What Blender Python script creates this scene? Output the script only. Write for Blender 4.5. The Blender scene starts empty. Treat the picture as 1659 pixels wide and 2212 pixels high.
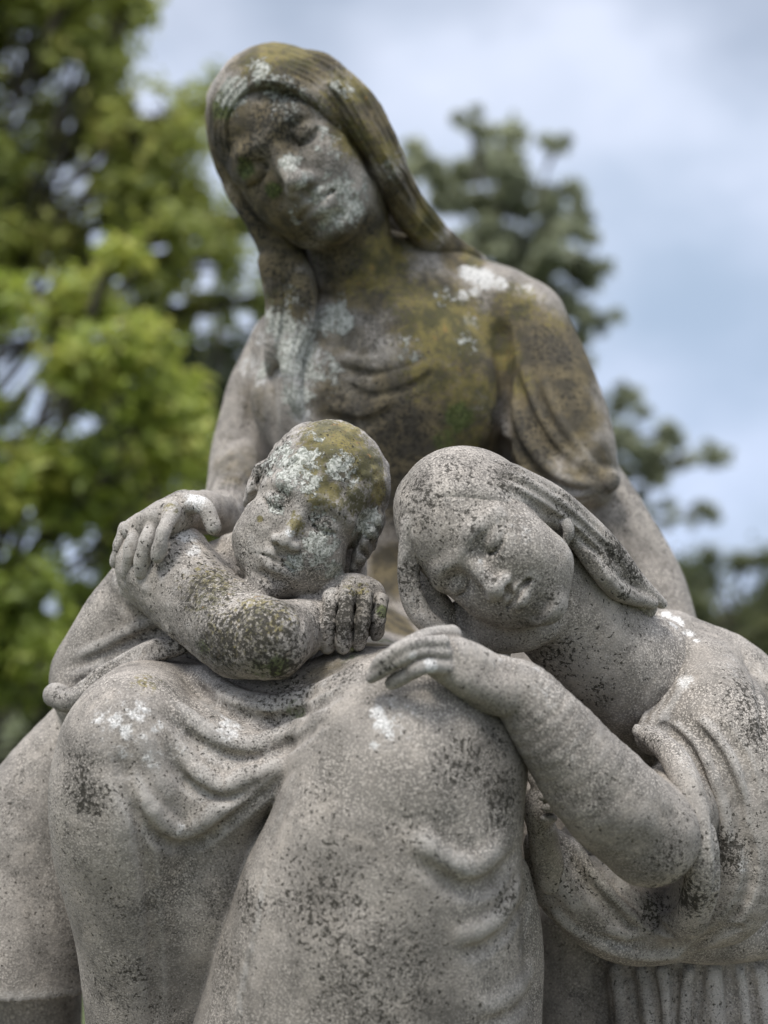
import bpy, math, random
import numpy as np
from mathutils import Vector, Matrix

R = math.radians
scene = bpy.context.scene
C = scene.collection

# ------------------------------------------------------------------ camera
FPX = 3039.0                      # focal length in units of the 1659 x 2212 frame
CX, CY = 829.5, 1106.0
CAM_Z = 1.55
PITCH = 3.5
cam_data = bpy.data.cameras.new('camera')
cam = bpy.data.objects.new('camera', cam_data)
C.objects.link(cam)
cam.location = (0, 0, CAM_Z)
cam.rotation_euler = (R(90 + PITCH), 0, 0)
cam_data.sensor_fit = 'VERTICAL'
cam_data.sensor_height = 24.0
cam_data.lens = 24.0 * FPX / 2212.0
cam_data.clip_start = 0.05
cam_data.clip_end = 500
cam_data.dof.use_dof = True
cam_data.dof.focus_distance = 1.27
cam_data.dof.aperture_fstop = cam_data.lens / 1000.0 / 0.0175
cam_data.dof.aperture_blades = 0
scene.camera = cam
CAMM = Matrix.Translation(cam.location) @ cam.rotation_euler.to_matrix().to_4x4()
CAMM_NP = np.array(CAMM)

# ------------------------------------------------------------------ light
SUN_EL, SUN_AZ = 62.0, 215.0       # azimuth: clockwise from +Y (north), so 205 is behind the camera to the left
world = bpy.data.worlds.new('World')
scene.world = world
world.use_nodes = True
wn, wl = world.node_tree.nodes, world.node_tree.links
wn.clear()
w_out = wn.new('ShaderNodeOutputWorld')
w_bg = wn.new('ShaderNodeBackground')
w_sky = wn.new('ShaderNodeTexSky')
w_sky.sky_type = 'NISHITA'
w_sky.sun_disc = False
w_sky.sun_elevation = R(SUN_EL)
w_sky.sun_rotation = R(SUN_AZ)
w_sky.air_density = 1.0
w_sky.dust_density = 1.0
w_bg.inputs['Strength'].default_value = 0.080
# overcast: broken layers of cloud over the blue
w_co = wn.new('ShaderNodeTexCoord')
w_map = wn.new('ShaderNodeMapping'); w_map.inputs['Scale'].default_value = (1.0, 1.0, 1.5); w_map.inputs['Location'].default_value = (0.35, 0.1, 0.2)
w_n1 = wn.new('ShaderNodeTexNoise'); w_n1.inputs['Scale'].default_value = 3.2; w_n1.inputs['Detail'].default_value = 7; w_n1.inputs['Roughness'].default_value = 0.52
w_n2 = wn.new('ShaderNodeTexNoise'); w_n2.inputs['Scale'].default_value = 6.5; w_n2.inputs['Detail'].default_value = 5
w_r1 = wn.new('ShaderNodeValToRGB')
w_r1.color_ramp.elements[0].position = 0.30; w_r1.color_ramp.elements[0].color = (0.55, 0.55, 0.55, 1)
w_r1.color_ramp.elements[1].position = 0.52; w_r1.color_ramp.elements[1].color = (1, 1, 1, 1)
w_r2 = wn.new('ShaderNodeValToRGB')
w_r2.color_ramp.elements[0].position = 0.36; w_r2.color_ramp.elements[0].color = (6.3, 7.6, 10.1, 1)
w_r2.color_ramp.elements[1].position = 0.66; w_r2.color_ramp.elements[1].color = (7.9, 9.1, 11.8, 1)
w_mix = wn.new('ShaderNodeMix'); w_mix.data_type = 'RGBA'
wl.new(w_co.outputs['Generated'], w_map.inputs['Vector'])
wl.new(w_map.outputs['Vector'], w_n1.inputs['Vector'])
wl.new(w_map.outputs['Vector'], w_n2.inputs['Vector'])
wl.new(w_n1.outputs['Fac'], w_r1.inputs['Fac'])
wl.new(w_n2.outputs['Fac'], w_r2.inputs['Fac'])
wl.new(w_r1.outputs['Color'], w_mix.inputs['Factor'])
wl.new(w_sky.outputs['Color'], w_mix.inputs[6])
wl.new(w_r2.outputs['Color'], w_mix.inputs[7])
# an overcast sky is about three times as bright overhead as at the horizon
w_dir = (CAMM.to_3x3() @ Vector(((1530 - CX) / FPX, (CY - 660) / FPX, -1.0))).normalized()
w_dst = wn.new('ShaderNodeVectorMath'); w_dst.operation = 'DISTANCE'; w_dst.inputs[1].default_value = w_dir
w_wob = wn.new('ShaderNodeMath'); w_wob.operation = 'MULTIPLY_ADD'; w_wob.inputs[1].default_value = 0.16; 
wl.new(w_co.outputs['Generated'], w_dst.inputs[0])
wl.new(w_n2.outputs['Fac'], w_wob.inputs[0]); wl.new(w_dst.outputs['Value'], w_wob.inputs[2])
w_dk = wn.new('ShaderNodeMapRange'); w_dk.interpolation_type = 'SMOOTHSTEP'
w_dk.inputs['From Min'].default_value = 0.10; w_dk.inputs['From Max'].default_value = 0.24
w_dk.inputs['To Min'].default_value = 0.95; w_dk.inputs['To Max'].default_value = 0.0
wl.new(w_wob.outputs[0], w_dk.inputs['Value'])
w_cld = wn.new('ShaderNodeMix'); w_cld.data_type = 'RGBA'; w_cld.inputs[7].default_value = (4.5, 5.9, 8.1, 1)   # one heavy blue-grey cloud
wl.new(w_dk.outputs['Result'], w_cld.inputs[0]); wl.new(w_mix.outputs[2], w_cld.inputs[6])
w_sep = wn.new('ShaderNodeSeparateXYZ')
w_zen = wn.new('ShaderNodeMapRange')
w_zen.inputs['From Min'].default_value = 0.40; w_zen.inputs['From Max'].default_value = 1.0
w_zen.inputs['To Min'].default_value = 1.0; w_zen.inputs['To Max'].default_value = 4.0
w_mul = wn.new('ShaderNodeVectorMath'); w_mul.operation = 'SCALE'
wl.new(w_co.outputs['Generated'], w_sep.inputs[0])
wl.new(w_sep.outputs['Z'], w_zen.inputs['Value'])
wl.new(w_cld.outputs[2], w_mul.inputs[0])
wl.new(w_zen.outputs['Result'], w_mul.inputs['Scale'])
w_tint = wn.new('ShaderNodeMix'); w_tint.data_type = 'RGBA'; w_tint.blend_type = 'MULTIPLY'
w_tint.inputs[7].default_value = (1.13, 0.985, 0.80, 1)            # thick cloud overhead is grey, not blue
wl.new(w_sep.outputs['Z'], w_tint.inputs[0])
wl.new(w_mul.outputs[0], w_tint.inputs[6])
wl.new(w_tint.outputs[2], w_bg.inputs['Color'])
wl.new(w_bg.outputs['Background'], w_out.inputs['Surface'])

sun_data = bpy.data.lights.new('sun', 'SUN')
sun_data.energy = 2.8
sun_data.angle = R(16)
sun_data.color = (1.0, 0.96, 0.90)
sun = bpy.data.objects.new('sun', sun_data)
C.objects.link(sun)
sun.rotation_euler = (R(90 - SUN_EL), 0, R(180 - SUN_AZ))
scene.view_settings.view_transform = 'Standard'
scene.view_settings.look = 'None'
scene.view_settings.exposure = 0.25
scene.view_settings.gamma = 1.0
scene.cycles.max_bounces = 6

rng = np.random.default_rng(7)
random.seed(7)

# ------------------------------------------------------------------ tags
def tag(o, label=None, cat=None, group=None, kind=None):
    if label: o['label'] = label
    if cat: o['category'] = cat
    if group: o['group'] = group
    if kind: o['kind'] = kind
    return o

def empty(name, loc=(0, 0, 0)):
    o = bpy.data.objects.new(name, None)
    o.location = loc
    o.empty_display_size = 0.1
    C.objects.link(o)
    return o

# ------------------------------------------------------------------ sculpting in signed distance fields
# All sculpting is done in a rigid frame that stands at the camera: x right, y up, z towards it.
def pt(px, py, d):
    return np.array([(px - CX) / FPX * d, (CY - py) / FPX * d, -d], dtype=np.float64)

def rad(r, d):
    return r * d / FPX

def rot(roll=0, yaw=0, pitch=0):
    m = Matrix.Rotation(R(roll), 3, 'Z') @ Matrix.Rotation(R(yaw), 3, 'Y') @ Matrix.Rotation(R(pitch), 3, 'X')
    return np.array(m)

def catmull(P, n=5):
    P = np.asarray(P, dtype=np.float64)
    if len(P) < 3:
        t = np.linspace(0, 1, n + 1)[:, None]
        return P[0] * (1 - t) + P[1] * t if len(P) == 2 else P
    Q = np.vstack([2 * P[0] - P[1], P, 2 * P[-1] - P[-2]])
    out = []
    for i in range(1, len(Q) - 2):
        p0, p1, p2, p3 = Q[i - 1], Q[i], Q[i + 1], Q[i + 2]
        for t in np.linspace(0, 1, n, endpoint=False):
            out.append(0.5 * ((2 * p1) + (-p0 + p2) * t + (2 * p0 - 5 * p1 + 4 * p2 - p3) * t * t + (-p0 + 3 * p1 - 3 * p2 + p3) * t ** 3))
    out.append(P[-1])
    return np.array(out)

class Field:
    def __init__(self, lo, hi, h):
        self.h = h
        self.lo = np.array(lo, dtype=np.float64)
        self.n = np.ceil((np.array(hi) - self.lo) / h).astype(int) + 1
        self.F = np.full(tuple(self.n), 0.5, dtype=np.float32)
        self.ax = [(self.lo[a] + h * np.arange(self.n[a])).astype(np.float32) for a in range(3)]

    def box(self, lo, hi, inside=None):
        a = np.clip(np.floor((np.asarray(lo) - self.lo) / self.h).astype(int), 0, self.n)
        b = np.clip(np.ceil((np.asarray(hi) - self.lo) / self.h).astype(int) + 1, 0, self.n)
        if inside is not None:
            a = np.maximum(a, [s.start for s in inside]); b = np.minimum(b, [s.stop for s in inside])
        if np.any(b - a < 1):
            return None
        sl = tuple(slice(a[i], b[i]) for i in range(3))
        X = self.ax[0][sl[0]][:, None, None]
        Y = self.ax[1][sl[1]][None, :, None]
        Z = self.ax[2][sl[2]][None, None, :]
        return sl, X, Y, Z

    def merge(self, sl, D, k, op):
        A = self.F[sl]
        if op == 'add':
            if k > 0:
                hh = np.maximum(k - np.abs(A - D), 0) / k
                self.F[sl] = np.minimum(A, D) - hh * hh * (k * 0.25)
            else:
                self.F[sl] = np.minimum(A, D)
        else:
            D = -D
            if k > 0:
                hh = np.maximum(k - np.abs(A - D), 0) / k
                self.F[sl] = np.maximum(A, D) + hh * hh * (k * 0.25)
            else:
                self.F[sl] = np.maximum(A, D)

    def ell(self, c, r, M=None, k=0.0, op='add'):
        c = np.asarray(c); r = np.asarray(r, dtype=np.float64)
        M = np.eye(3) if M is None else M
        ext = np.sqrt(((M * r[None, :]) ** 2).sum(1)) + k + 4 * self.h
        b = self.box(c - ext, c + ext)
        if b is None: return
        sl, X, Y, Z = b
        x, y, z = X - np.float32(c[0]), Y - np.float32(c[1]), Z - np.float32(c[2])
        Mi = M.T.astype(np.float32)
        q = [Mi[i, 0] * x + Mi[i, 1] * y + Mi[i, 2] * z for i in range(3)]
        k0 = np.sqrt(sum((q[i] / np.float32(r[i])) ** 2 for i in range(3)))
        k1 = np.sqrt(sum((q[i] / np.float32(r[i] ** 2)) ** 2 for i in range(3))) + 1e-6
        D = np.where(k0 < 0.25, -np.float32(r.min()) * (1 - k0), k0 * (k0 - 1) / k1)
        self.merge(sl, D.astype(np.float32), k, op)

    def chain(self, P, r, k=0.0, op='add', zs=1.0, n=5, smooth=True):
        P = np.asarray(P, dtype=np.float64); r = np.asarray(r, dtype=np.float64)
        if smooth and len(P) > 1:
            Q = catmull(np.column_stack([P, r]), n)
            P, r = Q[:, :3], Q[:, 3]
        S = np.array([1, 1, zs])
        pad = k + 4 * self.h
        lo = (P - (r / 1)[:, None] / S - pad).min(0); hi = (P + (r / 1)[:, None] / S + pad).max(0)
        b = self.box(lo, hi)
        if b is None: return
        sl, X, Y, Z = b
        D = np.full(self.F[sl].shape, 0.5, dtype=np.float32)
        off = np.array([s.start for s in sl])
        for i in range(len(P) - 1):
            pa, pb, ra, rb = P[i], P[i + 1], r[i], r[i + 1]
            rr = max(ra, rb)
            bb = self.box(np.minimum(pa, pb) - rr / S - pad, np.maximum(pa, pb) + rr / S + pad, sl)
            if bb is None: continue
            s2, x, y, z = bb
            x = x - np.float32(pa[0]); y = y - np.float32(pa[1]); z = (z - np.float32(pa[2])) * np.float32(zs)
            v = (pb - pa) * S
            L = float(v @ v) + 1e-12
            t = np.clip((x * np.float32(v[0]) + y * np.float32(v[1]) + z * np.float32(v[2])) / np.float32(L), 0, 1)
            dd = np.sqrt((x - t * np.float32(v[0])) ** 2 + (y - t * np.float32(v[1])) ** 2 + (z - t * np.float32(v[2])) ** 2) - (np.float32(ra) + t * np.float32(rb - ra))
            s3 = tuple(slice(s2[a].start - off[a], s2[a].stop - off[a]) for a in range(3))
            D[s3] = np.minimum(D[s3], dd)
        self.merge(sl, D, k, op)

    # the same in frame units: pts are (px, py, depth, radius px)
    def tube(self, pts, k=0, op='add', zs=1.0, n=5, smooth=True):
        P = [pt(*p[:3]) for p in pts]
        r = [rad(p[3], p[2]) for p in pts]
        self.chain(P, r, rad(k, pts[0][2]), op, zs, n, smooth)

    def blob(self, p, r, k=0, M=None, op='add'):
        self.ell(pt(*p), [rad(a, p[2]) for a in r], M, rad(k, p[2]), op)

    def depth(self, px, py, fallback=None):
        px = np.atleast_1d(np.asarray(px, float)); py = np.atleast_1d(np.asarray(py, float))
        z0, z1 = -self.ax[2][-1], -self.ax[2][0]
        ds = np.arange(z0, z1, self.h * 0.5)
        D = np.broadcast_to(ds, (len(px), len(ds)))
        gx = ((px[:, None] - CX) / FPX * D - self.lo[0]) / self.h
        gy = ((CY - py[:, None]) / FPX * D - self.lo[1]) / self.h
        gz = (-D - self.lo[2]) / self.h
        I = [np.rint(g).astype(int) for g in (gx, gy, gz)]
        ok = np.ones(D.shape, bool)
        for a in range(3): ok &= (I[a] >= 0) & (I[a] < self.n[a])
        I = [np.clip(I[a], 0, self.n[a] - 1) for a in range(3)]
        V = self.F[I[0], I[1], I[2]]
        hit = ok & (V < 0)
        any_ = hit.any(1)
        out = np.where(any_, ds[hit.argmax(1)], np.nan)
        if np.isnan(out).all():
            out[:] = fallback if fallback else 1.4
        elif np.isnan(out).any():
            good = ~np.isnan(out); idx = np.arange(len(out))
            out = np.interp(idx, idx[good], out[good])
        if len(out) > 4:                                    # keep strokes from jumping in depth
            o = np.pad(out, 2, mode='edge')
            out = np.median(np.stack([o[i:i + len(out)] for i in range(5)]), 0)
        return out

    def stroke(self, pts, r, h, taper=0.5, n=6, dz=0.0, crease=False, step=0):
        """Raise (h > 0) or carve (h < 0) the surface along a curve lying on it; r, h in frame units."""
        q = catmull(np.asarray(pts, float), n)
        d = self.depth(q[:, 0], q[:, 1]) + dz
        P = np.array([pt(a, b, c) for (a, b), c in zip(q, d)])
        s = np.linspace(0, 1, len(P))
        amp = np.clip(np.minimum(s, 1 - s) / max(taper * 0.5, 1e-3), 0, 1)
        amp = amp * amp * (3 - 2 * amp)
        if taper == 0: amp[:] = 1
        rm = rad(r, d.mean()); hm = rad(h, d.mean())
        b = self.box(P.min(0) - rm, P.max(0) + rm)
        if b is None: return
        sl, X, Y, Z = b
        best = np.full(self.F[sl].shape, rm * rm, dtype=np.float32)
        ampv = np.zeros(self.F[sl].shape, dtype=np.float32)
        side = np.zeros(self.F[sl].shape, dtype=np.float32) if step else None
        off = np.array([q_.start for q_ in sl])
        for i in range(len(P) - 1):
            pa, pb = P[i], P[i + 1]
            bb = self.box(np.minimum(pa, pb) - rm, np.maximum(pa, pb) + rm, sl)
            if bb is None: continue
            s2, x, y, z = bb
            x = x - np.float32(pa[0]); y = y - np.float32(pa[1]); z = z - np.float32(pa[2])
            v = pb - pa; L = float(v @ v) + 1e-12
            t = np.clip((x * np.float32(v[0]) + y * np.float32(v[1]) + z * np.float32(v[2])) / np.float32(L), 0, 1)
            d2 = (x - t * np.float32(v[0])) ** 2 + (y - t * np.float32(v[1])) ** 2 + (z - t * np.float32(v[2])) ** 2
            s3 = tuple(slice(s2[a].start - off[a], s2[a].stop - off[a]) for a in range(3))
            m = d2 < best[s3]
            best[s3] = np.where(m, d2, best[s3])
            ampv[s3] = np.where(m, np.float32(amp[i]) + t * np.float32(amp[i + 1] - amp[i]), ampv[s3])
            if step:                                        # which side of the line, seen from the front
                side[s3] = np.where(m, x * np.float32(v[1]) - y * np.float32(v[0]), side[s3])
        if crease or step:
            w = np.clip(1 - np.sqrt(best) / np.float32(rm), 0, 1) ** 1.5
            if step: w = w * np.clip(0.5 + side * np.float32(step) / np.float32(1.0e-3 * np.linalg.norm(np.diff(P, axis=0), axis=1).mean()), 0, 1)
        else:
            w = np.clip(1 - best / np.float32(rm * rm), 0, 1) ** 2
        self.F[sl] -= np.float32(hm) * w * ampv

    def fold(self, pts, r, h, side=1.0, taper=0.5, groove=1.0):
        """A fold of cloth: a round ridge with a groove under it on one side."""
        q = np.asarray(pts, float)
        t = np.gradient(q, axis=0)
        nrm = np.column_stack([-t[:, 1], t[:, 0]]); nrm /= np.linalg.norm(nrm, axis=1)[:, None] + 1e-9
        self.stroke(q - nrm * side * r * 0.5, r, h, taper)
        self.stroke(q + nrm * side * r * 0.6, r * 0.75, -h * groove, taper, crease=True)

    def smooth_noise(self, amp, cell, seed):
        """Uneven, weathered surface: low-frequency noise added to the field."""
        g = np.random.default_rng(seed)
        m = np.maximum((self.n * self.h / cell).astype(int) + 3, 4)
        N = g.normal(0, 1, tuple(m)).astype(np.float32)
        T = N
        for a in range(3):
            u = np.linspace(0, m[a] - 1.001, self.n[a])
            i = u.astype(int); f = (u - i); f = (f * f * (3 - 2 * f)).astype(np.float32)
            sh = [1, 1, 1]; sh[a] = -1; f = f.reshape(sh)
            T = np.take(T, i, a) * (1 - f) + np.take(T, i + 1, a) * f
        self.F += np.float32(amp) * T

    def mesh_arrays(self):
        F = self.F
        F[0], F[-1] = 0.1, 0.1
        F[:, 0], F[:, -1] = 0.1, 0.1
        F[:, :, 0], F[:, :, -1] = 0.1, 0.1
        s = F < 0
        cnt = np.zeros(tuple(self.n - 1), dtype=np.uint8)
        for a in (0, 1):
            for b in (0, 1):
                for c in (0, 1):
                    cnt += s[a:self.n[0] - 1 + a, b:self.n[1] - 1 + b, c:self.n[2] - 1 + c]
        act = (cnt > 0) & (cnt < 8)
        I = np.argwhere(act)
        idx = np.full(act.shape, -1, dtype=np.int32)
        idx[act] = np.arange(len(I), dtype=np.int32)
        corners = [(a, b, c) for a in (0, 1) for b in (0, 1) for c in (0, 1)]
        V = np.stack([F[I[:, 0] + a, I[:, 1] + b, I[:, 2] + c] for a, b, c in corners], 1)
        acc = np.zeros((len(I), 3)); num = np.zeros(len(I))
        for i, ca in enumerate(corners):
            for j, cb in enumerate(corners):
                if j > i and sum(abs(ca[q] - cb[q]) for q in range(3)) == 1:
                    va, vb = V[:, i], V[:, j]
                    cr = (va < 0) != (vb < 0)
                    t = np.where(cr, va / np.where(cr, va - vb, 1), 0)
                    p = np.array(ca)[None] + t[:, None] * (np.array(cb) - np.array(ca))[None]
                    acc += p * cr[:, None]; num += cr
        verts = self.lo + self.h * (I + acc / num[:, None])
        quads = []
        for a in range(3):
            b, c = (a + 1) % 3, (a + 2) % 3
            sa = [slice(None)] * 3; sb = [slice(None)] * 3
            sa[a] = slice(0, -1); sb[a] = slice(1, None)
            d = s[tuple(sa)] != s[tuple(sb)]
            E = np.argwhere(d)
            E = E[(E[:, b] > 0) & (E[:, c] > 0) & (E[:, b] < self.n[b] - 1) & (E[:, c] < self.n[c] - 1)]
            if not len(E): continue
            def cell(ob, oc):
                e = E.copy(); e[:, b] -= ob; e[:, c] -= oc
                return idx[e[:, 0], e[:, 1], e[:, 2]]
            Q = np.stack([cell(1, 1), cell(0, 1), cell(0, 0), cell(1, 0)], 1)
            ins = s[E[:, 0], E[:, 1], E[:, 2]]
            Q[~ins] = Q[~ins][:, ::-1]
            quads.append(Q)
        k = max(2, int(round(0.006 / self.h)))
        J = np.clip(I, k, self.n - 2 - k)
        c0 = F[J[:, 0], J[:, 1], J[:, 2]]
        lap = sum(F[J[:, 0] + s_ * (a == 0), J[:, 1] + s_ * (a == 1), J[:, 2] + s_ * (a == 2)] for a in range(3) for s_ in (-k, k)) - 6 * c0
        lap = np.where(np.abs(lap) > 0.05, 0, lap) / (k * self.h)
        self.worn = np.clip(lap * 1.1 - 0.15, 0, 1).astype(np.float32)
        return verts, np.vstack(quads)

def keep_big(verts, quads, frac=0.004):
    """Drop tiny loose crumbs left by the field."""
    n = len(verts)
    lab = np.arange(n)
    for _ in range(400):
        m = lab[quads].min(1)
        new = lab.copy()
        for c in range(4): np.minimum.at(new, quads[:, c], m)
        new = new[new]
        if (new == lab).all(): break
        lab = new
    u, cnt = np.unique(lab, return_counts=True)
    good = np.isin(lab, u[cnt > frac * n])
    q = quads[good[quads[:, 0]]]
    rem = np.cumsum(good) - 1
    return verts[good], rem[q]

PAINTED = {}
def mesh_from(name, field, mat, parent, paint=None):
    v, q = field.mesh_arrays()
    vw = v @ CAMM_NP[:3, :3].T + CAMM_NP[:3, 3]
    me = bpy.data.meshes.new(name)
    me.vertices.add(len(v)); me.vertices.foreach_set('co', vw.astype(np.float32).ravel())
    me.loops.add(len(q) * 4); me.loops.foreach_set('vertex_index', q.astype(np.int32).ravel())
    me.polygons.add(len(q))
    me.polygons.foreach_set('loop_start', np.arange(0, len(q) * 4, 4, dtype=np.int32))
    me.polygons.foreach_set('loop_total', np.full(len(q), 4, dtype=np.int32))
    me.polygons.foreach_set('use_smooth', np.ones(len(q), dtype=bool))
    me.update(calc_edges=True)
    # where lichen, moss, bleached stone, highlights and gap shade sit: painted as masks on the surface itself
    depth = -v[:, 2]
    u = v[:, 0] / depth * FPX + CX; w = CY - v[:, 1] / depth * FPX
    for key in ('lichen_yellow', 'lichen_pale', 'bleach_and_highlight', 'grime', 'moss', 'film_and_shade'):
        A = np.zeros(len(v), dtype=np.float32)
        for (px, py, r, s) in (paint or {}).get(key, []):
            near = (np.abs(u - px) < 14) & (np.abs(w - py) < 14)
            if not near.any():
                near = np.hypot(u - px, w - py) < r
                if not near.any(): continue
            c = pt(px, py, depth[near].min() + 0.004)
            rr = rad(r, depth[near].min())
            dd = np.sqrt((((v - c) / np.array([1, 1, 1.6])) ** 2).sum(1))
            A = np.maximum(A, s * np.clip((1.25 - dd / rr) / 0.8, 0, 1))
        at = me.attributes.new(key, 'FLOAT', 'POINT')
        at.data.foreach_set('value', A)
    at = me.attributes.new('worn', 'FLOAT', 'POINT')
    at.data.foreach_set('value', field.worn)
    o = bpy.data.objects.new(name, me)
    C.objects.link(o)
    me.materials.append(mat)
    if parent:
        o.parent = parent
    print('mesh', name, len(v), len(q))
    return o

def bounds(x0, x1, y0, y1, d0, d1):
    c = np.array([pt(x, y, d) for x in (x0, x1) for y in (y0, y1) for d in (d0, d1)])
    return c.min(0), c.max(0)

# ------------------------------------------------------------------ materials
def nodes_of(name):
    m = bpy.data.materials.new(name); m.use_nodes = True
    n, l = m.node_tree.nodes, m.node_tree.links
    n.clear()
    out = n.new('ShaderNodeOutputMaterial'); b = n.new('ShaderNodeBsdfPrincipled')
    l.new(b.outputs['BSDF'], out.inputs['Surface'])
    return m, n, l, b

def stone_material(name, base=(0.245, 0.221, 0.193), seed=0.0):
    m, n, l, b = nodes_of(name)
    b.inputs['Roughness'].default_value = 0.93
    b.inputs['Specular IOR Level'].default_value = 0.2
    tc = n.new('ShaderNodeTexCoord')
    mp = n.new('ShaderNodeMapping'); mp.inputs['Location'].default_value = (seed, seed * 1.7, seed * 0.3)
    l.new(tc.outputs['Object'], mp.inputs['Vector'])
    def noise(scale, detail=4, rough=0.55):
        t = n.new('ShaderNodeTexNoise'); t.inputs['Scale'].default_value = scale
        t.inputs['Detail'].default_value = detail; t.inputs['Roughness'].default_value = rough
        l.new(mp.outputs['Vector'], t.inputs['Vector']); return t.outputs['Fac']
    def ramp(src, p0, p1, c0=0.0, c1=1.0):
        t = n.new('ShaderNodeMapRange'); t.interpolation_type = 'SMOOTHSTEP'
        t.inputs['From Min'].default_value = p0; t.inputs['From Max'].default_value = p1
        t.inputs['To Min'].default_value = c0; t.inputs['To Max'].default_value = c1
        l.new(src, t.inputs['Value']); return t.outputs['Result']
    def math_(op, a, c):
        t = n.new('ShaderNodeMath'); t.operation = op; t.use_clamp = True
        for i, q in enumerate((a, c)):
            if isinstance(q, (int, float)): t.inputs[i].default_value = q
            else: l.new(q, t.inputs[i])
        return t.outputs[0]
    def mix(fac, a, c, mode='MIX'):
        t = n.new('ShaderNodeMix'); t.data_type = 'RGBA'; t.blend_type = mode
        if isinstance(fac, (int, float)): t.inputs[0].default_value = fac
        else: l.new(fac, t.inputs[0])
        for i, q in ((6, a), (7, c)):
            if isinstance(q, tuple): t.inputs[i].default_value = (*q, 1)
            else: l.new(q, t.inputs[i])
        return t.outputs[2]
    def attr(k):
        t = n.new('ShaderNodeAttribute'); t.attribute_name = k; return t.outputs['Fac']
    n_big = noise(8, 4); n_mid = noise(40, 5, 0.6); n_fine = noise(300, 3, 0.65); n_grain = noise(560, 2, 0.6)
    n_spot = noise(165, 4, 0.7); n_spot2 = noise(210, 3, 0.65); n_patch = noise(85, 6, 0.75); n_patch2 = noise(24, 7, 0.7)
    def dens(a, k, src, k2=1.0):                                     # local density + threshold noise
        return math_('ADD', math_('MULTIPLY', a, k), math_('MULTIPLY', src, k2))
    g = attr('grime'); film_and_shade = attr('film_and_shade')
    mp2 = n.new('ShaderNodeMapping'); mp2.inputs['Scale'].default_value = (34, 34, 5)
    l.new(tc.outputs['Object'], mp2.inputs['Vector'])
    run = n.new('ShaderNodeTexNoise'); run.inputs['Scale'].default_value = 1.0; run.inputs['Detail'].default_value = 6; run.inputs['Roughness'].default_value = 0.65
    l.new(mp2.outputs['Vector'], run.inputs['Vector'])
    n_stain = noise(15, 6, 0.65)
    col = mix(ramp(n_big, 0.3, 0.7), tuple(c * 0.74 for c in base), tuple(c * 1.2 for c in base))
    col = mix(math_('MULTIPLY', ramp(n_stain, 0.48, 0.66), 0.65), col, (base[0] * 0.45, base[1] * 0.46, base[2] * 0.46))
    col = mix(math_('MULTIPLY', ramp(run.outputs['Fac'], 0.54, 0.70), 0.40), col, (base[0] * 0.42, base[1] * 0.42, base[2] * 0.40))
    col = mix(math_('MULTIPLY', ramp(n_mid, 0.45, 0.72), 0.6), col, (base[0] * 1.45, base[1] * 1.42, base[2] * 1.38))
    col = mix(math_('MULTIPLY', ramp(n_patch2, 0.44, 0.62), 0.58), col, tuple(c * 0.50 for c in base))
    col = mix(math_('MULTIPLY', math_('MULTIPLY', ramp(n_grain, 0.51, 0.60), ramp(noise(13, 3, 0.5), 0.40, 0.60, 0.4, 1.0)), 0.85), col, tuple(min(c * 1.9, .62) for c in base))
    rough_area = ramp(noise(11, 3, 0.5), 0.40, 0.60, 0.35, 1.0)       # some areas stay smooth, others have weathered open
    worn = math_('MULTIPLY', attr('worn'), ramp(n_mid, 0.30, 0.60, 0.35, 1.0))
    col = mix(math_('MULTIPLY', worn, 0.42), col, (0.42, 0.40, 0.37))  # rubbed, rain-washed ridges, with edge highlights painted in
    # olive-brown film of algae where rain runs, plus shade painted into the gap above the lap
    fm = math_('MULTIPLY', ramp(dens(film_and_shade, 0.62, n_patch2, 0.6), 0.38, 0.72), ramp(film_and_shade, 0.0, 0.25))
    col = mix(math_('MULTIPLY', fm, 0.92), col, mix(ramp(n_mid, 0.38, 0.62), (0.050, 0.042, 0.026), (0.125, 0.098, 0.050)))
    # bleached patches, and highlights painted on the upper surfaces
    w = attr('bleach_and_highlight')
    wm = math_('MULTIPLY', ramp(dens(w, 0.52, n_spot, 1.0), 0.66, 0.98), ramp(w, 0.0, 0.5))
    col = mix(wm, col, mix(ramp(n_grain, 0.42, 0.58), (0.38, 0.37, 0.35), (0.66, 0.64, 0.61)))
    # mustard and orange crust lichen, speckled
    y = attr('lichen_yellow')
    ym = math_('MULTIPLY', ramp(dens(y, 0.36, n_spot2, 0.9), 0.56, 0.74), ramp(y, 0.0, 0.2))
    ycol = mix(ramp(n_mid, 0.40, 0.62), (0.078, 0.072, 0.028), (0.175, 0.145, 0.047))
    ycol = mix(math_('MULTIPLY', ramp(n_patch, 0.60, 0.68), 0.7), ycol, (0.33, 0.16, 0.05))
    col = mix(math_('MULTIPLY', ym, 0.82), col, ycol)
    # moss
    mo = attr('moss')
    mm = math_('MULTIPLY', ramp(dens(mo, 0.5, n_patch, 0.8), 0.60, 0.80), ramp(mo, 0.0, 0.2))
    col = mix(math_('MULTIPLY', mm, 0.85), col, mix(ramp(n_fine, .4, .6), (0.030, 0.045, 0.010), (0.10, 0.125, 0.040)))
    # pale grey leafy lichen
    p = attr('lichen_pale')
    pm = math_('MULTIPLY', ramp(dens(p, 0.36, n_patch, 0.95), 0.66, 0.74), ramp(p, 0.0, 0.2))
    col = mix(math_('MULTIPLY', pm, 0.88), col, mix(ramp(n_fine, 0.4, 0.6), (0.20, 0.21, 0.18), (0.50, 0.50, 0.45)))
    # black specks of crust and open pits: sparse on clean stone, dense where the mask says so
    n_dot = noise(640, 2, 0.6); n_dot2 = noise(260, 3, 0.6)
    nb = ramp(n_big, 0.35, 0.75, 0.0, 0.07)
    nb2 = ramp(n_patch2, 0.45, 0.70, 0.0, 0.10)
    d0 = math_('ADD', math_('ADD', n_dot, nb2), math_('MULTIPLY', g, 0.10))
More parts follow.
